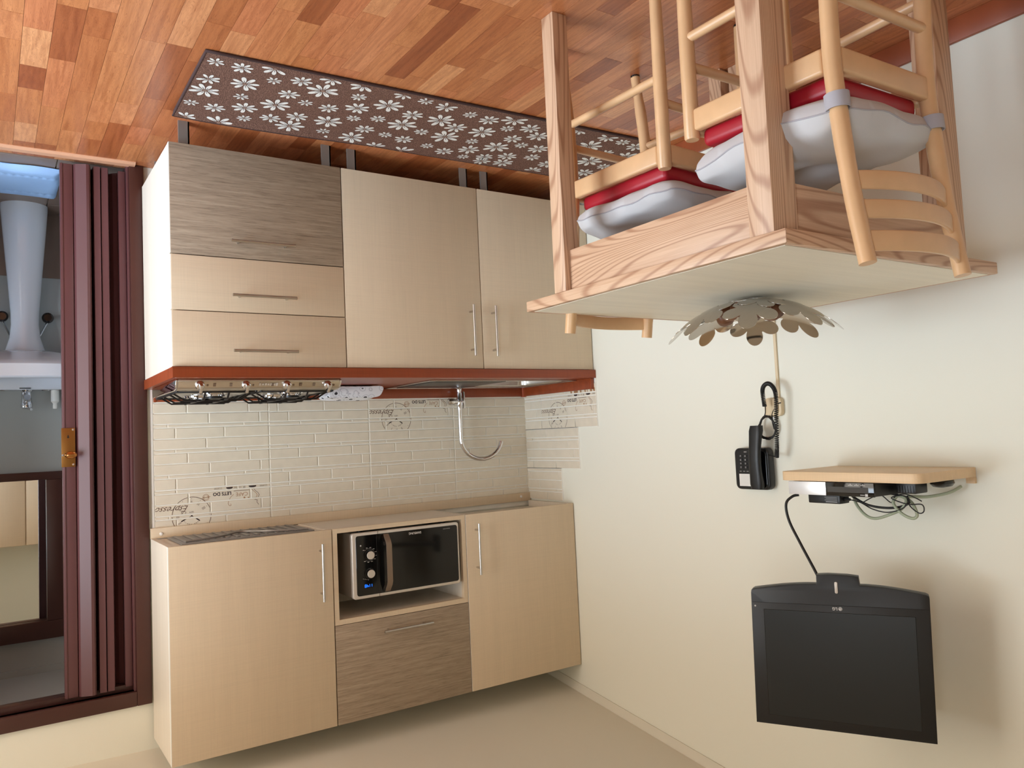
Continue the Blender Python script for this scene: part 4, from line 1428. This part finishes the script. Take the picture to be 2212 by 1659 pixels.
def cushion(label, loc, rz, seed, tilt=(0, 0), straps=True, thick=0.042, half=0.205):
    t = thing('seat_cushion', label, 'cushion', (0, 0, 0), 'grey seat cushions on the chairs')
    rg = random.Random(seed)
    ph = [rg.uniform(0, 6) for _ in range(8)]

    def surf(u, v, sg):
        x, y = u * 2 - 1, v * 2 - 1
        e_ = max(0.0, 1 - abs(x) ** 5) ** 0.42 * max(0.0, 1 - abs(y) ** 5) ** 0.42
        h_ = thick * e_
        d2 = (x * x + y * y)
        h_ *= 1 - 0.55 * math.exp(-d2 / 0.05)
        for cx_, cy_ in ((-0.5, -0.5), (0.5, -0.5), (-0.5, 0.5), (0.5, 0.5)):
            h_ *= 1 + 0.12 * math.exp(-((x - cx_) ** 2 + (y - cy_) ** 2) / 0.06)
        edge = max(abs(x), abs(y))
        wr = 0.009 * math.sin(8 * x + ph[0] + 2.5 * math.sin(2.3 * y + ph[1])) * math.sin(6.5 * y + ph[2] + 1.5 * x) * max(0.0, edge - 0.35)
        sc = half * (1 - 0.05 * abs(x) ** 2 * abs(y) ** 2 - 0.03 * (abs(y) < 2) * (1 - abs(x)) * abs(y) ** 6 - 0.03 * (1 - abs(y)) * abs(x) ** 6)
        sc *= 1 - 0.10 * abs(x * y) ** 3
        zz = sg * h_ + wr * (1 if sg > 0 else 0.6) + 0.006 * math.sin(3 * x + ph[3]) * math.cos(3 * y + ph[4])
        return (x * sc, y * sc, zz)
    b = MB()
    N = 34
    b.grid(N, N, lambda u, v: surf(u, v, 1))
    b.grid(N, N, lambda u, v: surf(u, v, -1), True)
    me_o = b.build('cushion_cover', M_cush, t, smooth=True, recalc=False, angle=180)
    bm = bmesh.new()
    bm.from_mesh(me_o.data)
    bmesh.ops.remove_doubles(bm, verts=bm.verts, dist=0.0004)
    bm.to_mesh(me_o.data)
    bm.free()
    me_o.data.shade_smooth()
    # piping seam
    seam = []
    for i_ in range(4 * 20):
        k, f = divmod(i_, 20)
        f = f / 20
        u, v = ((f, 0), (1, f), (1 - f, 1), (0, 1 - f))[k]
        seam.append(Vector(surf(u, v, 1)))
    MB().tube(seam, 0.0018, 6, closed=True).build('seam', M_strap, t, smooth=True, angle=80)
    if straps:
        for s in (-1, 1):
            ring = []
            for k in range(16):
                a = 2 * PI * k / 16
                ring.append((s * 0.162 + 0.0215 * math.cos(a), -0.184 + 0.0215 * math.sin(a)))
            sm = MB()
            z0, z1 = -0.028, 0.002
            vs = [(x, y, z) for z in (z0, z1) for x, y in ring] + [(s * 0.162 + (x - s * 0.162) * 1.10, -0.184 + (y + 0.184) * 1.10, z) for z in (z0, z1) for x, y in ring]
            fs = []
            for k in range(16):
                k2 = (k + 1) % 16
                fs += [(k, 16 + k, 16 + k2, k2), (32 + k, 32 + k2, 48 + k2, 48 + k), (k, k2, 32 + k2, 32 + k), (16 + k, 48 + k, 48 + k2, 16 + k2)]
            sm.add(vs, fs)
            sm.obox((s * 0.150, -0.158, -0.013), [(s * 0.5, 0.9, 0), (0, 0, 1), (0.9, -s * 0.5, 0)], (0.022, 0.014, 0.0015))
            sm.build('strap', M_strap, t, smooth=True)
    t.location = loc
    t.rotation_euler = (tilt[0], tilt[1], rz)
    return t


cushion('pale grey cushion strapped to the chair nearest the viewer', (0.797, -2.312, 0.537), 0.02, 3, (0.035, -0.04), True, 0.046)
cushion('pale grey cushion on the chair under the far side of the table', (0.726, -1.775, 0.530), PI - 0.12, 9, (-0.03, 0.02), False, 0.040, 0.195)

# ================================================================== FLOWER BOWL with dried pods
BC = Vector((0.585, -1.952, TZ + 0.001))
bowl = thing('flower_bowl', 'mirror polished metal bowl of joined flower cut-outs on the table', 'bowl', BC)
RS = 0.305


def cap(x, y, off=0.0):
    d2 = min(x * x + y * y, RS * RS * 0.98)
    z = RS - math.sqrt(RS * RS - d2)
    return Vector((BC.x + x, BC.y + y, BC.z + 0.002 + z + off))


def flower_plate(cx, cy, R_, n, a0, lift=0.0):
    b = MB()
    K = 72
    for off in (0.0, 0.0012):
        rings_ = 6
        base = len(b.v)
        b.v.append(tuple(cap(cx, cy, off + lift)))
        for j in range(1, rings_ + 1):
            for k in range(K):
                a = 2 * PI * k / K
                lobe = abs(math.cos(n * (a - a0) / 2)) ** 0.55
                rad = R_ * (0.36 + 0.64 * lobe) * j / rings_
                b.v.append(tuple(cap(cx + rad * math.cos(a), cy + rad * math.sin(a), off + lift)))
        fs = [(base, base + 1 + k, base + 1 + (k + 1) % K) for k in range(K)]
        for j in range(rings_ - 1):
            o1, o2 = base + 1 + j * K, base + 1 + (j + 1) * K
            fs += [(o1 + k, o2 + k, o2 + (k + 1) % K, o1 + (k + 1) % K) for k in range(K)]
        b.f += fs if off else [f[::-1] for f in fs]
    nb = 1 + rings_ * K
    o1 = 1 + (rings_ - 1) * K
    b.f += [(o1 + k, o1 + (k + 1) % K, nb + o1 + (k + 1) % K, nb + o1 + k) for k in range(K)]
    return b.build('flower_plate', M_bowl, bowl, recalc=False, smooth=True, angle=50)


M_bowl = plain('mirror_steel', lin(196, 190, 184), 0.07, 1.0)
flower_plate(0, 0, 0.070, 5, 0.2)
for k in range(5):
    a = 2 * PI * k / 5 + 0.3
    flower_plate(0.090 * math.cos(a), 0.090 * math.sin(a), 0.066, 5, a, 0.0014)
for k in range(8):
    a = 2 * PI * k / 8 + 0.12
    flower_plate(0.158 * math.cos(a), 0.158 * math.sin(a), 0.070, 5, a + 0.15 * (k % 3), 0.0028 if k % 2 else 0.0)
for k in range(5):
    a = 2 * PI * k / 5 + 0.5
    p = cap(0.122 * math.cos(a), 0.122 * math.sin(a), 0.0046)
    MB().lathe([(0.004, 0), (0.004, 0.0012), (0.002, 0.002)], p, 10).build('rivet', M_silver, bowl)
pods = [(-0.015, 0.010, 0.034), (0.055, 0.030, 0.030), (0.020, 0.075, 0.031), (-0.055, 0.058, 0.029), (-0.062, -0.022, 0.031), (0.030, -0.052, 0.030), (0.082, -0.030, 0.026)]
pod_l = ['dark brown dried pod in the middle of the flower bowl', 'dried pod in the flower bowl towards the kitchen', 'round dried pod at the kitchen side of the bowl', 'dried pod in the bowl towards the cream wall', 'wrinkled dried pod near the wall side of the bowl', 'dried pod in the bowl on the viewer side', 'smallest dried pod at the rim of the flower bowl']
for k, (px, py, rr_) in enumerate(pods):
    rr_ *= 0.88
    b = MB()
    rg = random.Random(40 + k)
    f1, f2 = rg.uniform(0, 6), rg.uniform(0, 6)

    def podf(u, v, rr_=rr_, f1=f1, f2=f2):
        a, t = 2 * PI * u, PI * v
        r = rr_ * (1 + 0.06 * math.sin(4 * a + f1) * math.sin(t) + 0.05 * math.sin(3 * t + f2))
        return (r * 1.12 * math.sin(t) * math.cos(a), r * math.sin(t) * math.sin(a), r * 0.86 * math.cos(t))
    b.grid(22, 14, podf)
    o = b.build('dried_pod', M_nut, smooth=True, angle=180)
    z = cap(px, py).z + rr_ * 0.90 + 0.004
    o.location = (BC.x + px, BC.y + py, z)
    o.rotation_euler = (rg.uniform(-0.5, 0.5), rg.uniform(-0.5, 0.5), rg.uniform(0, 3))
    tag(o, pod_l[k], 'dried pod', 'dried pods in the flower bowl')

# ================================================================== TELEPHONE (on the wall x = 0; u = y, v = z, n = x)
ph = thing('telephone', 'black corded telephone hanging on the cream wall', 'telephone', (0.0, -1.46, 1.29))
wx = lambda u, v, d: (d, u, v)
MB().prism(rrect(-1.538, -1.386, 1.214, 1.362, 0.020), wx, 0.006, 0.040).build('base', M_blackpl, ph, 0.008, 3)
MB().prism(rrect(-1.532, -1.468, 1.225, 1.355, 0.016), wx, 0.040, 0.046).build('cradle', M_gloss, ph, 0.002)
hs = MB()
for (c, hh, n_) in (((0.058, -1.504, 1.245), (0.012, 0.022, 0.112), 0),):
    pts = []
    for i_ in range(13):
        t_ = i_ / 12
        pts.append((0.060 + 0.012 * math.sin(PI * t_), -1.512 + 0.010 * t_, 1.135 + 0.222 * t_))
hs_prof = []
N = 13
vs, fs = [], []
for i_, p in enumerate(pts):
    t_ = i_ / (N - 1)
    wdt = 0.0225 + 0.005 * abs(2 * t_ - 1) ** 2
    dpt = 0.011 + 0.006 * abs(2 * t_ - 1) ** 4
    end = 0.82 if i_ in (0, N - 1) else 1.0
    for k in range(14):
        a = 2 * PI * k / 14
        ca, sa = math.cos(a), math.sin(a)
        vs.append((p[0] + dpt * end * math.copysign(abs(sa) ** 0.6, sa), p[1] + wdt * end * math.copysign(abs(ca) ** 0.6, ca), p[2]))
for i_ in range(N - 1):
    for k in range(14):
        fs.append((i_ * 14 + k, i_ * 14 + (k + 1) % 14, (i_ + 1) * 14 + (k + 1) % 14, (i_ + 1) * 14 + k))
fs += [tuple(range(13, -1, -1)), tuple(range((N - 1) * 14, N * 14))]
hs.add(vs, fs)
hs.build('handset', M_blackpl, ph, smooth=True, angle=50)
digits = ['1', '2', '3', '4', '5', '6', '7', '8', '9', '*', '0', '#']
for i_ in range(12):
    r_i, c_i = divmod(i_, 3)
    u, v = -1.4595 + 0.0208 * c_i, 1.2825 - 0.0134 * r_i
    kk = MB().prism(rrect(u - 0.0075, u + 0.0075, v - 0.0042, v + 0.0042, 0.0035, 3), wx, 0.0398, 0.0425).build('key', plain('phone_key', lin(36, 36, 38), 0.4) if i_ == 0 else bpy.data.materials['phone_key'], ph, 0.0006, 1)
    flat([tuple((p[0] + u, p[1] + v) for p in t) for t in text2d(digits[i_], 0.0085)], lambda a, b: (0.0428, a, b)).build('key_digit', M_mark, kk, recalc=False)
box('redial_key', (0.0398, 0.042, -1.446, -1.434, 1.2255, 1.2295), M_grey, ph)
for k in range(4):
    box('function_key', (0.0398, 0.0415, -1.4650 + 0.0155 * k, -1.4560 + 0.0155 * k, 1.2955, 1.2985), M_grey, ph)
pp = MB().box(0.0398, 0.0408, -1.461, -1.406, 1.3065, 1.3500).build('memo_card', M_paper, ph)
for k in range(8):
    box('memo_line', (0.0407, 0.0410, -1.457, -1.410, 1.3110 + 0.0048 * k, 1.3114 + 0.0048 * k), M_ink, pp)
# coiled cord
path = catmull([Vector((0.050, -1.582, 1.246)), Vector((0.060, -1.594, 1.202)), Vector((0.062, -1.600, 1.110)), Vector((0.062, -1.604, 1.030)), Vector((0.062, -1.588, 0.998)), Vector((0.062, -1.566, 0.993)), Vector((0.062, -1.550, 1.014)), Vector((0.060, -1.553, 1.070))], 26)
coil = []
turns = 84
L = len(path)
for i_ in range(turns * 8):
    f = i_ / (turns * 8 - 1) * (L - 1)
    a_i = int(min(f, L - 2))
    p = path[a_i].lerp(path[a_i + 1], f - a_i)
    t = (path[min(a_i + 2, L - 1)] - path[max(a_i - 1, 0)]).normalized()
    u = Vector((1, 0, 0))
    w2_ = t.cross(u).normalized()
    ang = 2 * PI * i_ / 8
    coil.append(p + (u * math.cos(ang) + w2_ * math.sin(ang)) * 0.0062)
MB().tube(coil, 0.0019, 5).build('coiled_cord', M_cable, ph, smooth=True, angle=80)
MB().tube([(0.060, -1.556, 1.070), (0.056, -1.548, 1.10), (0.058, -1.517, 1.138)], 0.0018, 6, smooth=5).build('cord_end', M_cable, ph, smooth=True)
MB().tube([(0.036, -1.536, 1.238), (0.044, -1.560, 1.242), (0.050, -1.582, 1.246)], 0.0022, 6).build('cord_end', M_cable, ph)
# bundled line cord
loop = []
for k in range(3 * 18):
    a = 2 * PI * k / 18
    loop.append((0.022 + 0.004 * math.sin(k * 0.7), -1.528 + (0.034 + 0.002 * math.sin(k)) * math.cos(a), 1.143 + (0.040 + 0.003 * math.cos(k * 1.3)) * math.sin(a)))
MB().tube(loop, 0.0030, 6).build('line_cord', M_cable, ph, smooth=True, angle=80)
MB().tube([(0.020, -1.556, 1.150), (0.024, -1.552, 1.115), (0.026, -1.560, 1.090), (0.022, -1.578, 1.064), (0.020, -1.590, 1.060)], 0.0022, 6, smooth=6).build('line_cord', M_cable, ph, smooth=True)
js = thing('phone_socket', 'ivory telephone socket on the wall below the telephone', 'socket', (0, -1.55, 1.07))
MB().prism(rrect(-1.590, -1.518, 1.040, 1.106, 0.016), wx, 0.0005, 0.020).build('back_plate', M_ivory, js, 0.004, 3)
MB().prism(rrect(-1.580, -1.524, 1.044, 1.102, 0.016), wx, 0.020, 0.027).build('cover', M_ivory, js, 0.003, 3)
box('plug', (0.010, 0.022, -1.560, -1.544, 1.106, 1.116), plain('clear_plug', lin(225, 225, 220), 0.15), js, 0.001)
tag(MB().box(0.0005, 0.008, -1.576, -1.566, 0.070, 1.040).build('cable_duct', M_ivory, bevel=0.001), 'ivory cable duct running down the wall to the table', 'cable duct')

# ================================================================== SHELF, SET-TOP BOX, CABLES, TELEVISION
sh = thing('wall_shelf', 'small beech shelf with rounded front corners on the cream wall', 'shelf', (0, -2.0, 1.277))
MB().prism(rrect(0.0015, 0.288, -2.214, -1.772, [0.028, 0.028, 0.001, 0.001], 6), lambda u, v, d: (u, v, d), 1.277, 1.3035).build('board', M_shelf, sh, 0.003)
box('wall_cleat', (0.0015, 0.012, -2.214, -2.190, 1.3037, 1.322), M_shelf, sh)
stb = thing('set_top_box', 'glossy black set-top box at the front of the wall shelf', 'set-top box', (0.2, -1.95, 1.304))
SB = (0.100, 0.276, -2.075, -1.797)
box('casing', (SB[0], SB[1] - 0.006, SB[2], SB[3], 1.3070, 1.3440), M_blackpl, stb, 0.002)
MB().box(SB[1] - 0.006, SB[1], SB[2], SB[3], 1.3060, 1.3450).build('front_panel', M_gloss, stb, 0.001)
box('front_reflection', (SB[1], SB[1] + 0.0016, SB[3] - 0.128, SB[3] - 0.0005, 1.3062, 1.3448), plain('painted_reflection_white', lin(244, 246, 248), 0.28, 0.45), stb, 0.0006)  # near-white panel: the window's reflection painted onto the glossy black front
box('display_window', (SB[1] - 0.001, SB[1] + 0.0006, -2.058, -1.930, 1.3185, 1.3345), plain('grey_window', lin(62, 60, 58), 0.15), stb)
for k in range(3):
    box('button', (SB[1] - 0.001, SB[1] + 0.001, -2.012 - 0.019 * k, -1.997 - 0.019 * k, 1.3125, 1.3140), M_mark, stb)
    box('button_symbol', (SB[1] - 0.001, SB[1] + 0.001, -2.006 - 0.019 * k, -2.003 - 0.019 * k, 1.3092, 1.3112), M_mark, stb)
box('logo_mark', (SB[1] - 0.001, SB[1] + 0.0008, -2.056, -2.048, 1.3365, 1.3435), M_mark, stb)
box('logo_mark', (SB[1] - 0.001, SB[1] + 0.0008, -2.046, -2.033, 1.3390, 1.3405), M_mark, stb)
for xx in (0.12, 0.25):
    for yy in (-2.05, -1.82):
        MB().cyl((xx, yy, 1.3036), (xx, yy, 1.3072), 0.006, 8).build('foot', M_black, stb)
ad = thing('power_adapter', 'black power adapter lying on the set-top box', 'adapter', (0.2, -1.88, 1.345))
MB().box(0.175, 0.222, -1.931, -1.823, 1.3452, 1.3750).build('casing', M_blackpl, ad, 0.003)
box('rating_label', (0.222, 0.2225, -1.924, -1.878, 1.3535, 1.3700), M_black, ad)
for k in range(4):
    box('label_print', (0.2224, 0.2227, -1.922, -1.880 - 0.004 * (k % 2), 1.3552 + k * 0.0042, 1.3566 + k * 0.0042 + (0.0016 if k == 3 else 0)), M_ink, ad)
MB().tube([(0.20, -1.931, 1.362), (0.20, -1.950, 1.362)], [0.006, 0.004], 8).build('strain_relief', M_cable, ad, smooth=True)
adc = thing('mains_adapter', 'ribbed black plug adapter behind the set-top box', 'adapter', (0.16, -2.12, 1.304))
MB().box(0.13, 0.19, -2.145, -2.085, 1.3037, 1.3400).build('casing', M_blackpl, adc, 0.004)
for k in range(6):
    box('rib', (0.190, 0.1915, -2.138 + 0.008 * k, -2.134 + 0.008 * k, 1.318, 1.336), M_black, adc)
mouse = MB()
mouse.lathe([(0.012, 0.0), (0.026, 0.003), (0.028, 0.012), (0.022, 0.020), (0.008, 0.024)], (0.10, -2.170, 1.3038), 22, sx=1.5)
tag(mouse.build('remote_receiver', M_gloss, smooth=True), 'rounded black receiver puck at the end of the wall shelf', 'receiver')


def cable(name, label, pts, r, mat, group=None, sm=8):
    return tag(MB().tube(pts, r, 7, smooth=sm).build(name, mat, smooth=True, angle=80), label, 'cable', group)


cable('black_cable', 'long black cable curving from the shelf up to the television', [(0.255, -1.815, 1.3490), (0.268, -1.800, 1.354), (0.282, -1.787, 1.376), (0.285, -1.796, 1.425), (0.29, -1.835, 1.490), (0.30, -1.893, 1.575), (0.31, -1.945, 1.66)], 0.0042, M_cable)
cable('thin_cable', 'thin black cable looping from the power adapter into the tangle', [(0.20, -1.945, 1.362), (0.19, -1.975, 1.370), (0.17, -2.00, 1.390), (0.16, -2.04, 1.398), (0.15, -2.08, 1.385), (0.15, -2.10, 1.360), (0.16, -2.085, 1.348), (0.17, -2.060, 1.356), (0.16, -2.10, 1.372), (0.15, -2.135, 1.372), (0.15, -2.140, 1.390), (0.15, -2.125, 1.396), (0.15, -2.100, 1.376), (0.14, -2.09, 1.350)], 0.0017, M_cable)
cable('thick_cable', 'thick black cable sagging over the tangle on the shelf', [(0.16, -1.93, 1.356), (0.15, -1.97, 1.380), (0.14, -2.02, 1.388), (0.14, -2.07, 1.382), (0.14, -2.095, 1.366), (0.13, -2.06, 1.352), (0.12, -2.00, 1.346), (0.12, -1.95, 1.350)], 0.0036, M_cable)
cable('black_loop', 'thin black loose loop in the cable tangle', [(0.15, -1.955, 1.376), (0.15, -1.985, 1.360), (0.15, -2.015, 1.350), (0.14, -2.04, 1.372), (0.15, -2.06, 1.352), (0.15, -2.09, 1.345), (0.15, -2.12, 1.355), (0.14, -2.13, 1.364)], 0.0016, M_cable)
cable('sage_cable', 'sage green aerial cable coiled in loops above the shelf', [(0.10, -1.90, 1.346), (0.12, -1.912, 1.376), (0.13, -1.945, 1.410), (0.14, -1.985, 1.421), (0.14, -2.03, 1.408), (0.14, -2.07, 1.388), (0.14, -2.085, 1.362), (0.14, -2.062, 1.352), (0.15, -2.052, 1.372), (0.15, -2.075, 1.400), (0.15, -2.105, 1.412), (0.15, -2.120, 1.402), (0.14, -2.105, 1.374), (0.13, -2.085, 1.355), (0.09, -2.12, 1.356), (0.05, -2.160, 1.346), (0.02, -2.180, 1.330)], 0.0044, M_gcable)

# television: turned towards the viewer on an arm
TU = Vector((0.5212, 0.8534, 0)).normalized()
TN = Vector((TU.y, -TU.x, 0))
TC = Vector((0.349, -1.986, 1.604))
tvp = lambda u, v, d: tuple(TC + TU * u + Vector((0, 0, v)) + TN * d)
tv = thing('television', 'black flat television with tapering chin on the cream wall', 'television', TC)
outl = [(0.237, 0.377), (-0.222, 0.385), (-0.2295, 0.008), (-0.2290, 0.002), (-0.2220, -0.002)]
for k in range(1, 9):
    t_ = k / 8
    outl.append((-0.222 + (0.222 - 0.061) * t_, -0.002 - 0.018 * math.sin(t_ * PI / 2)))
outl += [(-0.059, -0.043), (-0.030, -0.0465), (0.02, -0.0475), (0.050, -0.0455), (0.0505, -0.021)]
for k in range(0, 8):
    t_ = k / 7
    outl.append((0.051 + (0.222 - 0.051) * t_, -0.020 + 0.018 * (1 - math.cos(t_ * PI / 2))))
outl += [(0.2285, 0.002), (0.2300, 0.010)]
MB().prism(outl, tvp, -0.035, 0.0).build('casing', M_blackpl, tv, 0.003)
MB().prism([(0.2275, 0.036), (0.2355, 0.372), (-0.2195, 0.380), (-0.2270, 0.036)], tvp, -0.0005, 0.0022).build('bezel', M_blackpl, tv, 0.001)
scr = MB().prism([(0.196, 0.0555), (0.200, 0.3505), (-0.187, 0.3555), (-0.192, 0.0575)], tvp, 0.001, 0.0026).build('screen', M_screen, tv)
MB().prism([(0.1970, 0.0545), (0.2010, 0.3515), (-0.188, 0.3565), (-0.193, 0.0565)], tvp, 0.001, 0.00235).build('screen_gap', M_gloss, tv)
MB().prism(rrect(-0.0045, 0.0035, -0.029, 0.003, 0.0035, 4), tvp, 0.0, 0.003).build('power_light', M_silver, tv, 0.001)
MB().prism(circ(-0.0075, 0.0445, 0.0050, 20), tvp, 0.002, 0.0030).build('logo_disc', M_mark, tv)
for t, w0 in ((ring_tris(-0.0075, 0.0445, 0.0030, 0.0008, 16, PI * 0.5, PI * 2.0), 0), (line_tris([(-0.0075, 0.0465), (-0.0075, 0.0430), (-0.0060, 0.0430)], 0.0008), 0)):
    flat(t, lambda u, v: tvp(u, v, 0.0032)).build('logo_disc_mark', M_black, tv, recalc=False)
flat([tuple((p[0] + 0.0065, p[1] + 0.0445) for p in t) for t in text2d('LG', 0.0110, offset=0.0003)], lambda u, v: tvp(u, v, 0.0031)).build('brand_lettering', M_mark, tv, recalc=False)
MB().prism(circ(0.220, 0.0465, 0.0024, 14), tvp, 0.002, 0.0030).build('indicator', M_mark, tv)
MB().prism(rrect(-0.06, 0.06, 0.11, 0.23, 0.01), tvp, -0.052, -0.035).build('back_plate', M_blackpl, tv)
b = MB()
pw = Vector((0.012, -1.76, 1.775))
b.obox(tvp(0, 0.17, -0.062), [TU, TN, (0, 0, 1)], (0.030, 0.011, 0.030))
b.tube([Vector(tvp(0, 0.17, -0.070)), Vector((0.16, -1.85, 1.774)), pw], 0.014, 10)
b.box(0.001, 0.014, -1.795, -1.725, 1.725, 1.825)
b.build('wall_arm', M_grey, tv)

# ================================================================== BATHROOM THINGS
wbn = thing('washbasin', 'white ceramic pedestal washbasin in the bathroom', 'washbasin', (2.165, 0.72, 0))
PX = 2.166
MB().lathe([(0.092, -0.002), (0.092, 0.02), (0.086, 0.10), (0.070, 0.30), (0.056, 0.48), (0.054, 0.54), (0.060, 0.60), (0.078, 0.660), (0.088, 0.690)], (PX, 0.760, 0), 36, sy=0.85).build('pedestal', M_ceram, wbn, smooth=True)
bs = MB()
W2 = 0.285


def basin_ring(sc, z, fwdy):
    pts = []
    for k in range(40):
        a = 2 * PI * k / 40
        c, s_ = math.cos(a), math.sin(a)
        x = W2 * sc * math.copysign(abs(c) ** 0.75, c)
        y = math.copysign(abs(s_) ** 0.75, s_)
        yy = 0.640 + (0.215 * sc if y > 0 else fwdy * sc) * y
        pts.append((PX + x, min(yy, 0.868), z))
    return pts


rings_ = [basin_ring(0.32, 0.672, 0.15), basin_ring(0.62, 0.690, 0.20), basin_ring(0.90, 0.728, 0.245), basin_ring(0.985, 0.742, 0.258), basin_ring(1.0, 0.750, 0.262), basin_ring(1.0, 0.800, 0.262), basin_ring(0.985, 0.806, 0.258), basin_ring(0.86, 0.804, 0.215), basin_ring(0.78, 0.770, 0.195), basin_ring(0.40, 0.715, 0.10)]
for r_2 in rings_:
    bs.v += r_2
for i_ in range(len(rings_) - 1):
    for k in range(40):
        bs.f.append((i_ * 40 + k, i_ * 40 + (k + 1) % 40, (i_ + 1) * 40 + (k + 1) % 40, (i_ + 1) * 40 + k))
bs.f.append(tuple(range(39, -1, -1)))
bs.f.append(tuple(range((len(rings_) - 1) * 40, len(rings_) * 40)))
bs.build('basin', M_ceram, wbn, smooth=True, angle=40)
MB().box(PX - 0.29, PX + 0.29, 0.790, 0.868, 0.755, 0.828).build('back_ledge', M_ceram, wbn, 0.008, 3)
box('overflow_slot', (PX - 0.022, PX + 0.022, 0.7880, 0.7905, 0.8195, 0.8235), M_black, wbn)
bt = thing('basin_tap', 'short chrome mixer tap on the white washbasin', 'tap', (PX - 0.01, 0.82, 0.828))
MB().lathe([(0.026, 0.0), (0.024, 0.006), (0.020, 0.010), (0.022, 0.055), (0.025, 0.060), (0.024, 0.078), (0.012, 0.086)], (PX - 0.006, 0.820, 0.8285), 20).build('body', M_chrome, bt, smooth=True)
MB().tube([(PX - 0.006, 0.805, 0.862), (PX - 0.006, 0.770, 0.872), (PX - 0.006, 0.725, 0.866)], [0.016, 0.015, 0.013], 14, smooth=4).build('spout', M_chrome, bt, smooth=True)
MB().tube([(PX - 0.006, 0.815, 0.908), (PX - 0.022, 0.770, 0.918)], [0.008, 0.006], 10).build('lever', M_chrome, bt, smooth=True)
for sx_ in (-0.078, 0.090):
    MB().lathe([(0.020, 0), (0.018, 0.003)], (PX + sx_, 0.825, 0.8285), 16).build('soap_dish_drain', M_chrome, bt)
for sx_, lb in ((-0.092, 'round dark stop valve on the wall beside the pedestal'), (0.085, 'round dark stop valve on the other side of the pedestal')):
    v_ = thing('stop_valve', lb, 'valve', (PX + sx_, BY, 0.49), 'stop valves under the washbasin')
    MB().lathe([(0.010, 0.0085), (0.010, 0.03), (0.018, 0.032), (0.024, 0.040), (0.024, 0.056), (0.016, 0.062)], (PX + sx_, BY, 0.495), 18, ax='-y').build('wheel', plain('dark_chrome', lin(90, 84, 80), 0.25, 0.9) if 'dark_chrome' not in bpy.data.materials else bpy.data.materials['dark_chrome'], v_, smooth=True)
    MB().tube([(PX + sx_, BY - 0.03, 0.51), (PX + sx_ * 0.8, BY - 0.035, 0.55), (PX + sx_ * 0.45, BY - 0.05, 0.62)], 0.005, 8, smooth=4).build('supply_pipe', M_chrome, v_, smooth=True)
sp = MB().box(PX - 0.128, PX - 0.105, 0.815, 0.840, 0.8285, 0.905)
so = thing('soap_bottle', 'small white bottle at the end of the washbasin', 'bottle', (PX - 0.116, 0.827, 0.8285))
MB().lathe([(0.016, 0.0), (0.017, 0.004), (0.017, 0.052), (0.010, 0.060), (0.008, 0.066)], (PX - 0.118, 0.827, 0.8285), 18).build('bottle_body', M_white, so, smooth=True)
MB().lathe([(0.0095, 0.0), (0.0095, 0.018), (0.008, 0.020)], (PX - 0.118, 0.827, 0.8945), 16).build('cap', M_white, so, smooth=True)
mi = thing('bathroom_mirror', 'brown framed mirror above the washbasin', 'mirror', (2.3, BY, 1.5))
MBX0, MBX1, MBZ0, MBZ1 = 2.010, 2.560, 1.200, 1.950
for b_ in ((MBX0, MBX1, MBZ0, MBZ0 + 0.036), (MBX0, MBX1, MBZ1 - 0.080, MBZ1), (MBX0, MBX0 + 0.075, MBZ0 + 0.036, MBZ1 - 0.08), (MBX1 - 0.06, MBX1, MBZ0 + 0.036, MBZ1 - 0.08)):
    box('frame_bar', (b_[0], b_[1], BY - 0.035, BY - 0.001, b_[2], b_[3]), M_frame, mi, 0.003)
box('mirror_glass', (MBX0 + 0.075, MBX1 - 0.06, BY - 0.010, BY - 0.002, MBZ0 + 0.036, MBZ1 - 0.08), M_mirror, mi)
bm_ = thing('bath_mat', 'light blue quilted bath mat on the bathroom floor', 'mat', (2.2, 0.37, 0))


def matf(u, v):
    x, y = 2.055 + 0.70 * u, 0.165 + 0.400 * v
    y -= 0.012 * math.sin(PI * min(1, u * 4)) * (v < 0.5)
    e_ = min(1.0, min(u, 1 - u) * 26, min(v, 1 - v) * 12)
    z = 0.002 + 0.016 * math.sqrt(max(0, e_)) + 0.006 * math.sin(9 * u + 3 * v) * math.sin(7 * v + 1) * e_
    for vv in (0.22, 0.80):
        z -= 0.007 * math.exp(-((v - vv) / 0.03) ** 2) * (0.6 + 0.4 * math.sin(u * 150))
    return (x, y, z)


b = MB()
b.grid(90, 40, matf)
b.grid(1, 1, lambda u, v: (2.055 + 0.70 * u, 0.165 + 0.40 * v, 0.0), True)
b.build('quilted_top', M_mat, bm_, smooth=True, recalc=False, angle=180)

# wardrobe behind the viewer (seen only in the bathroom mirror)
wr_ = thing('wardrobe', 'light wood wardrobe reflected in the bathroom mirror', 'wardrobe', (2.0, -4.6, 0))
box('body', (1.45, 3.05, -4.895, -4.32, 0.0, 2.02), M_cab, wr_, 0.003)
for xa in (1.455, 1.99, 2.525):
    dd = box('door', (xa, xa + 0.525, -4.319, -4.301, 0.04, 2.015), M_cab, wr_, 0.002)
    bar_handle(dd, (xa + 0.48, -4.270, 0.95), (xa + 0.48, -4.270, 1.15), (0, -0.033, 0))
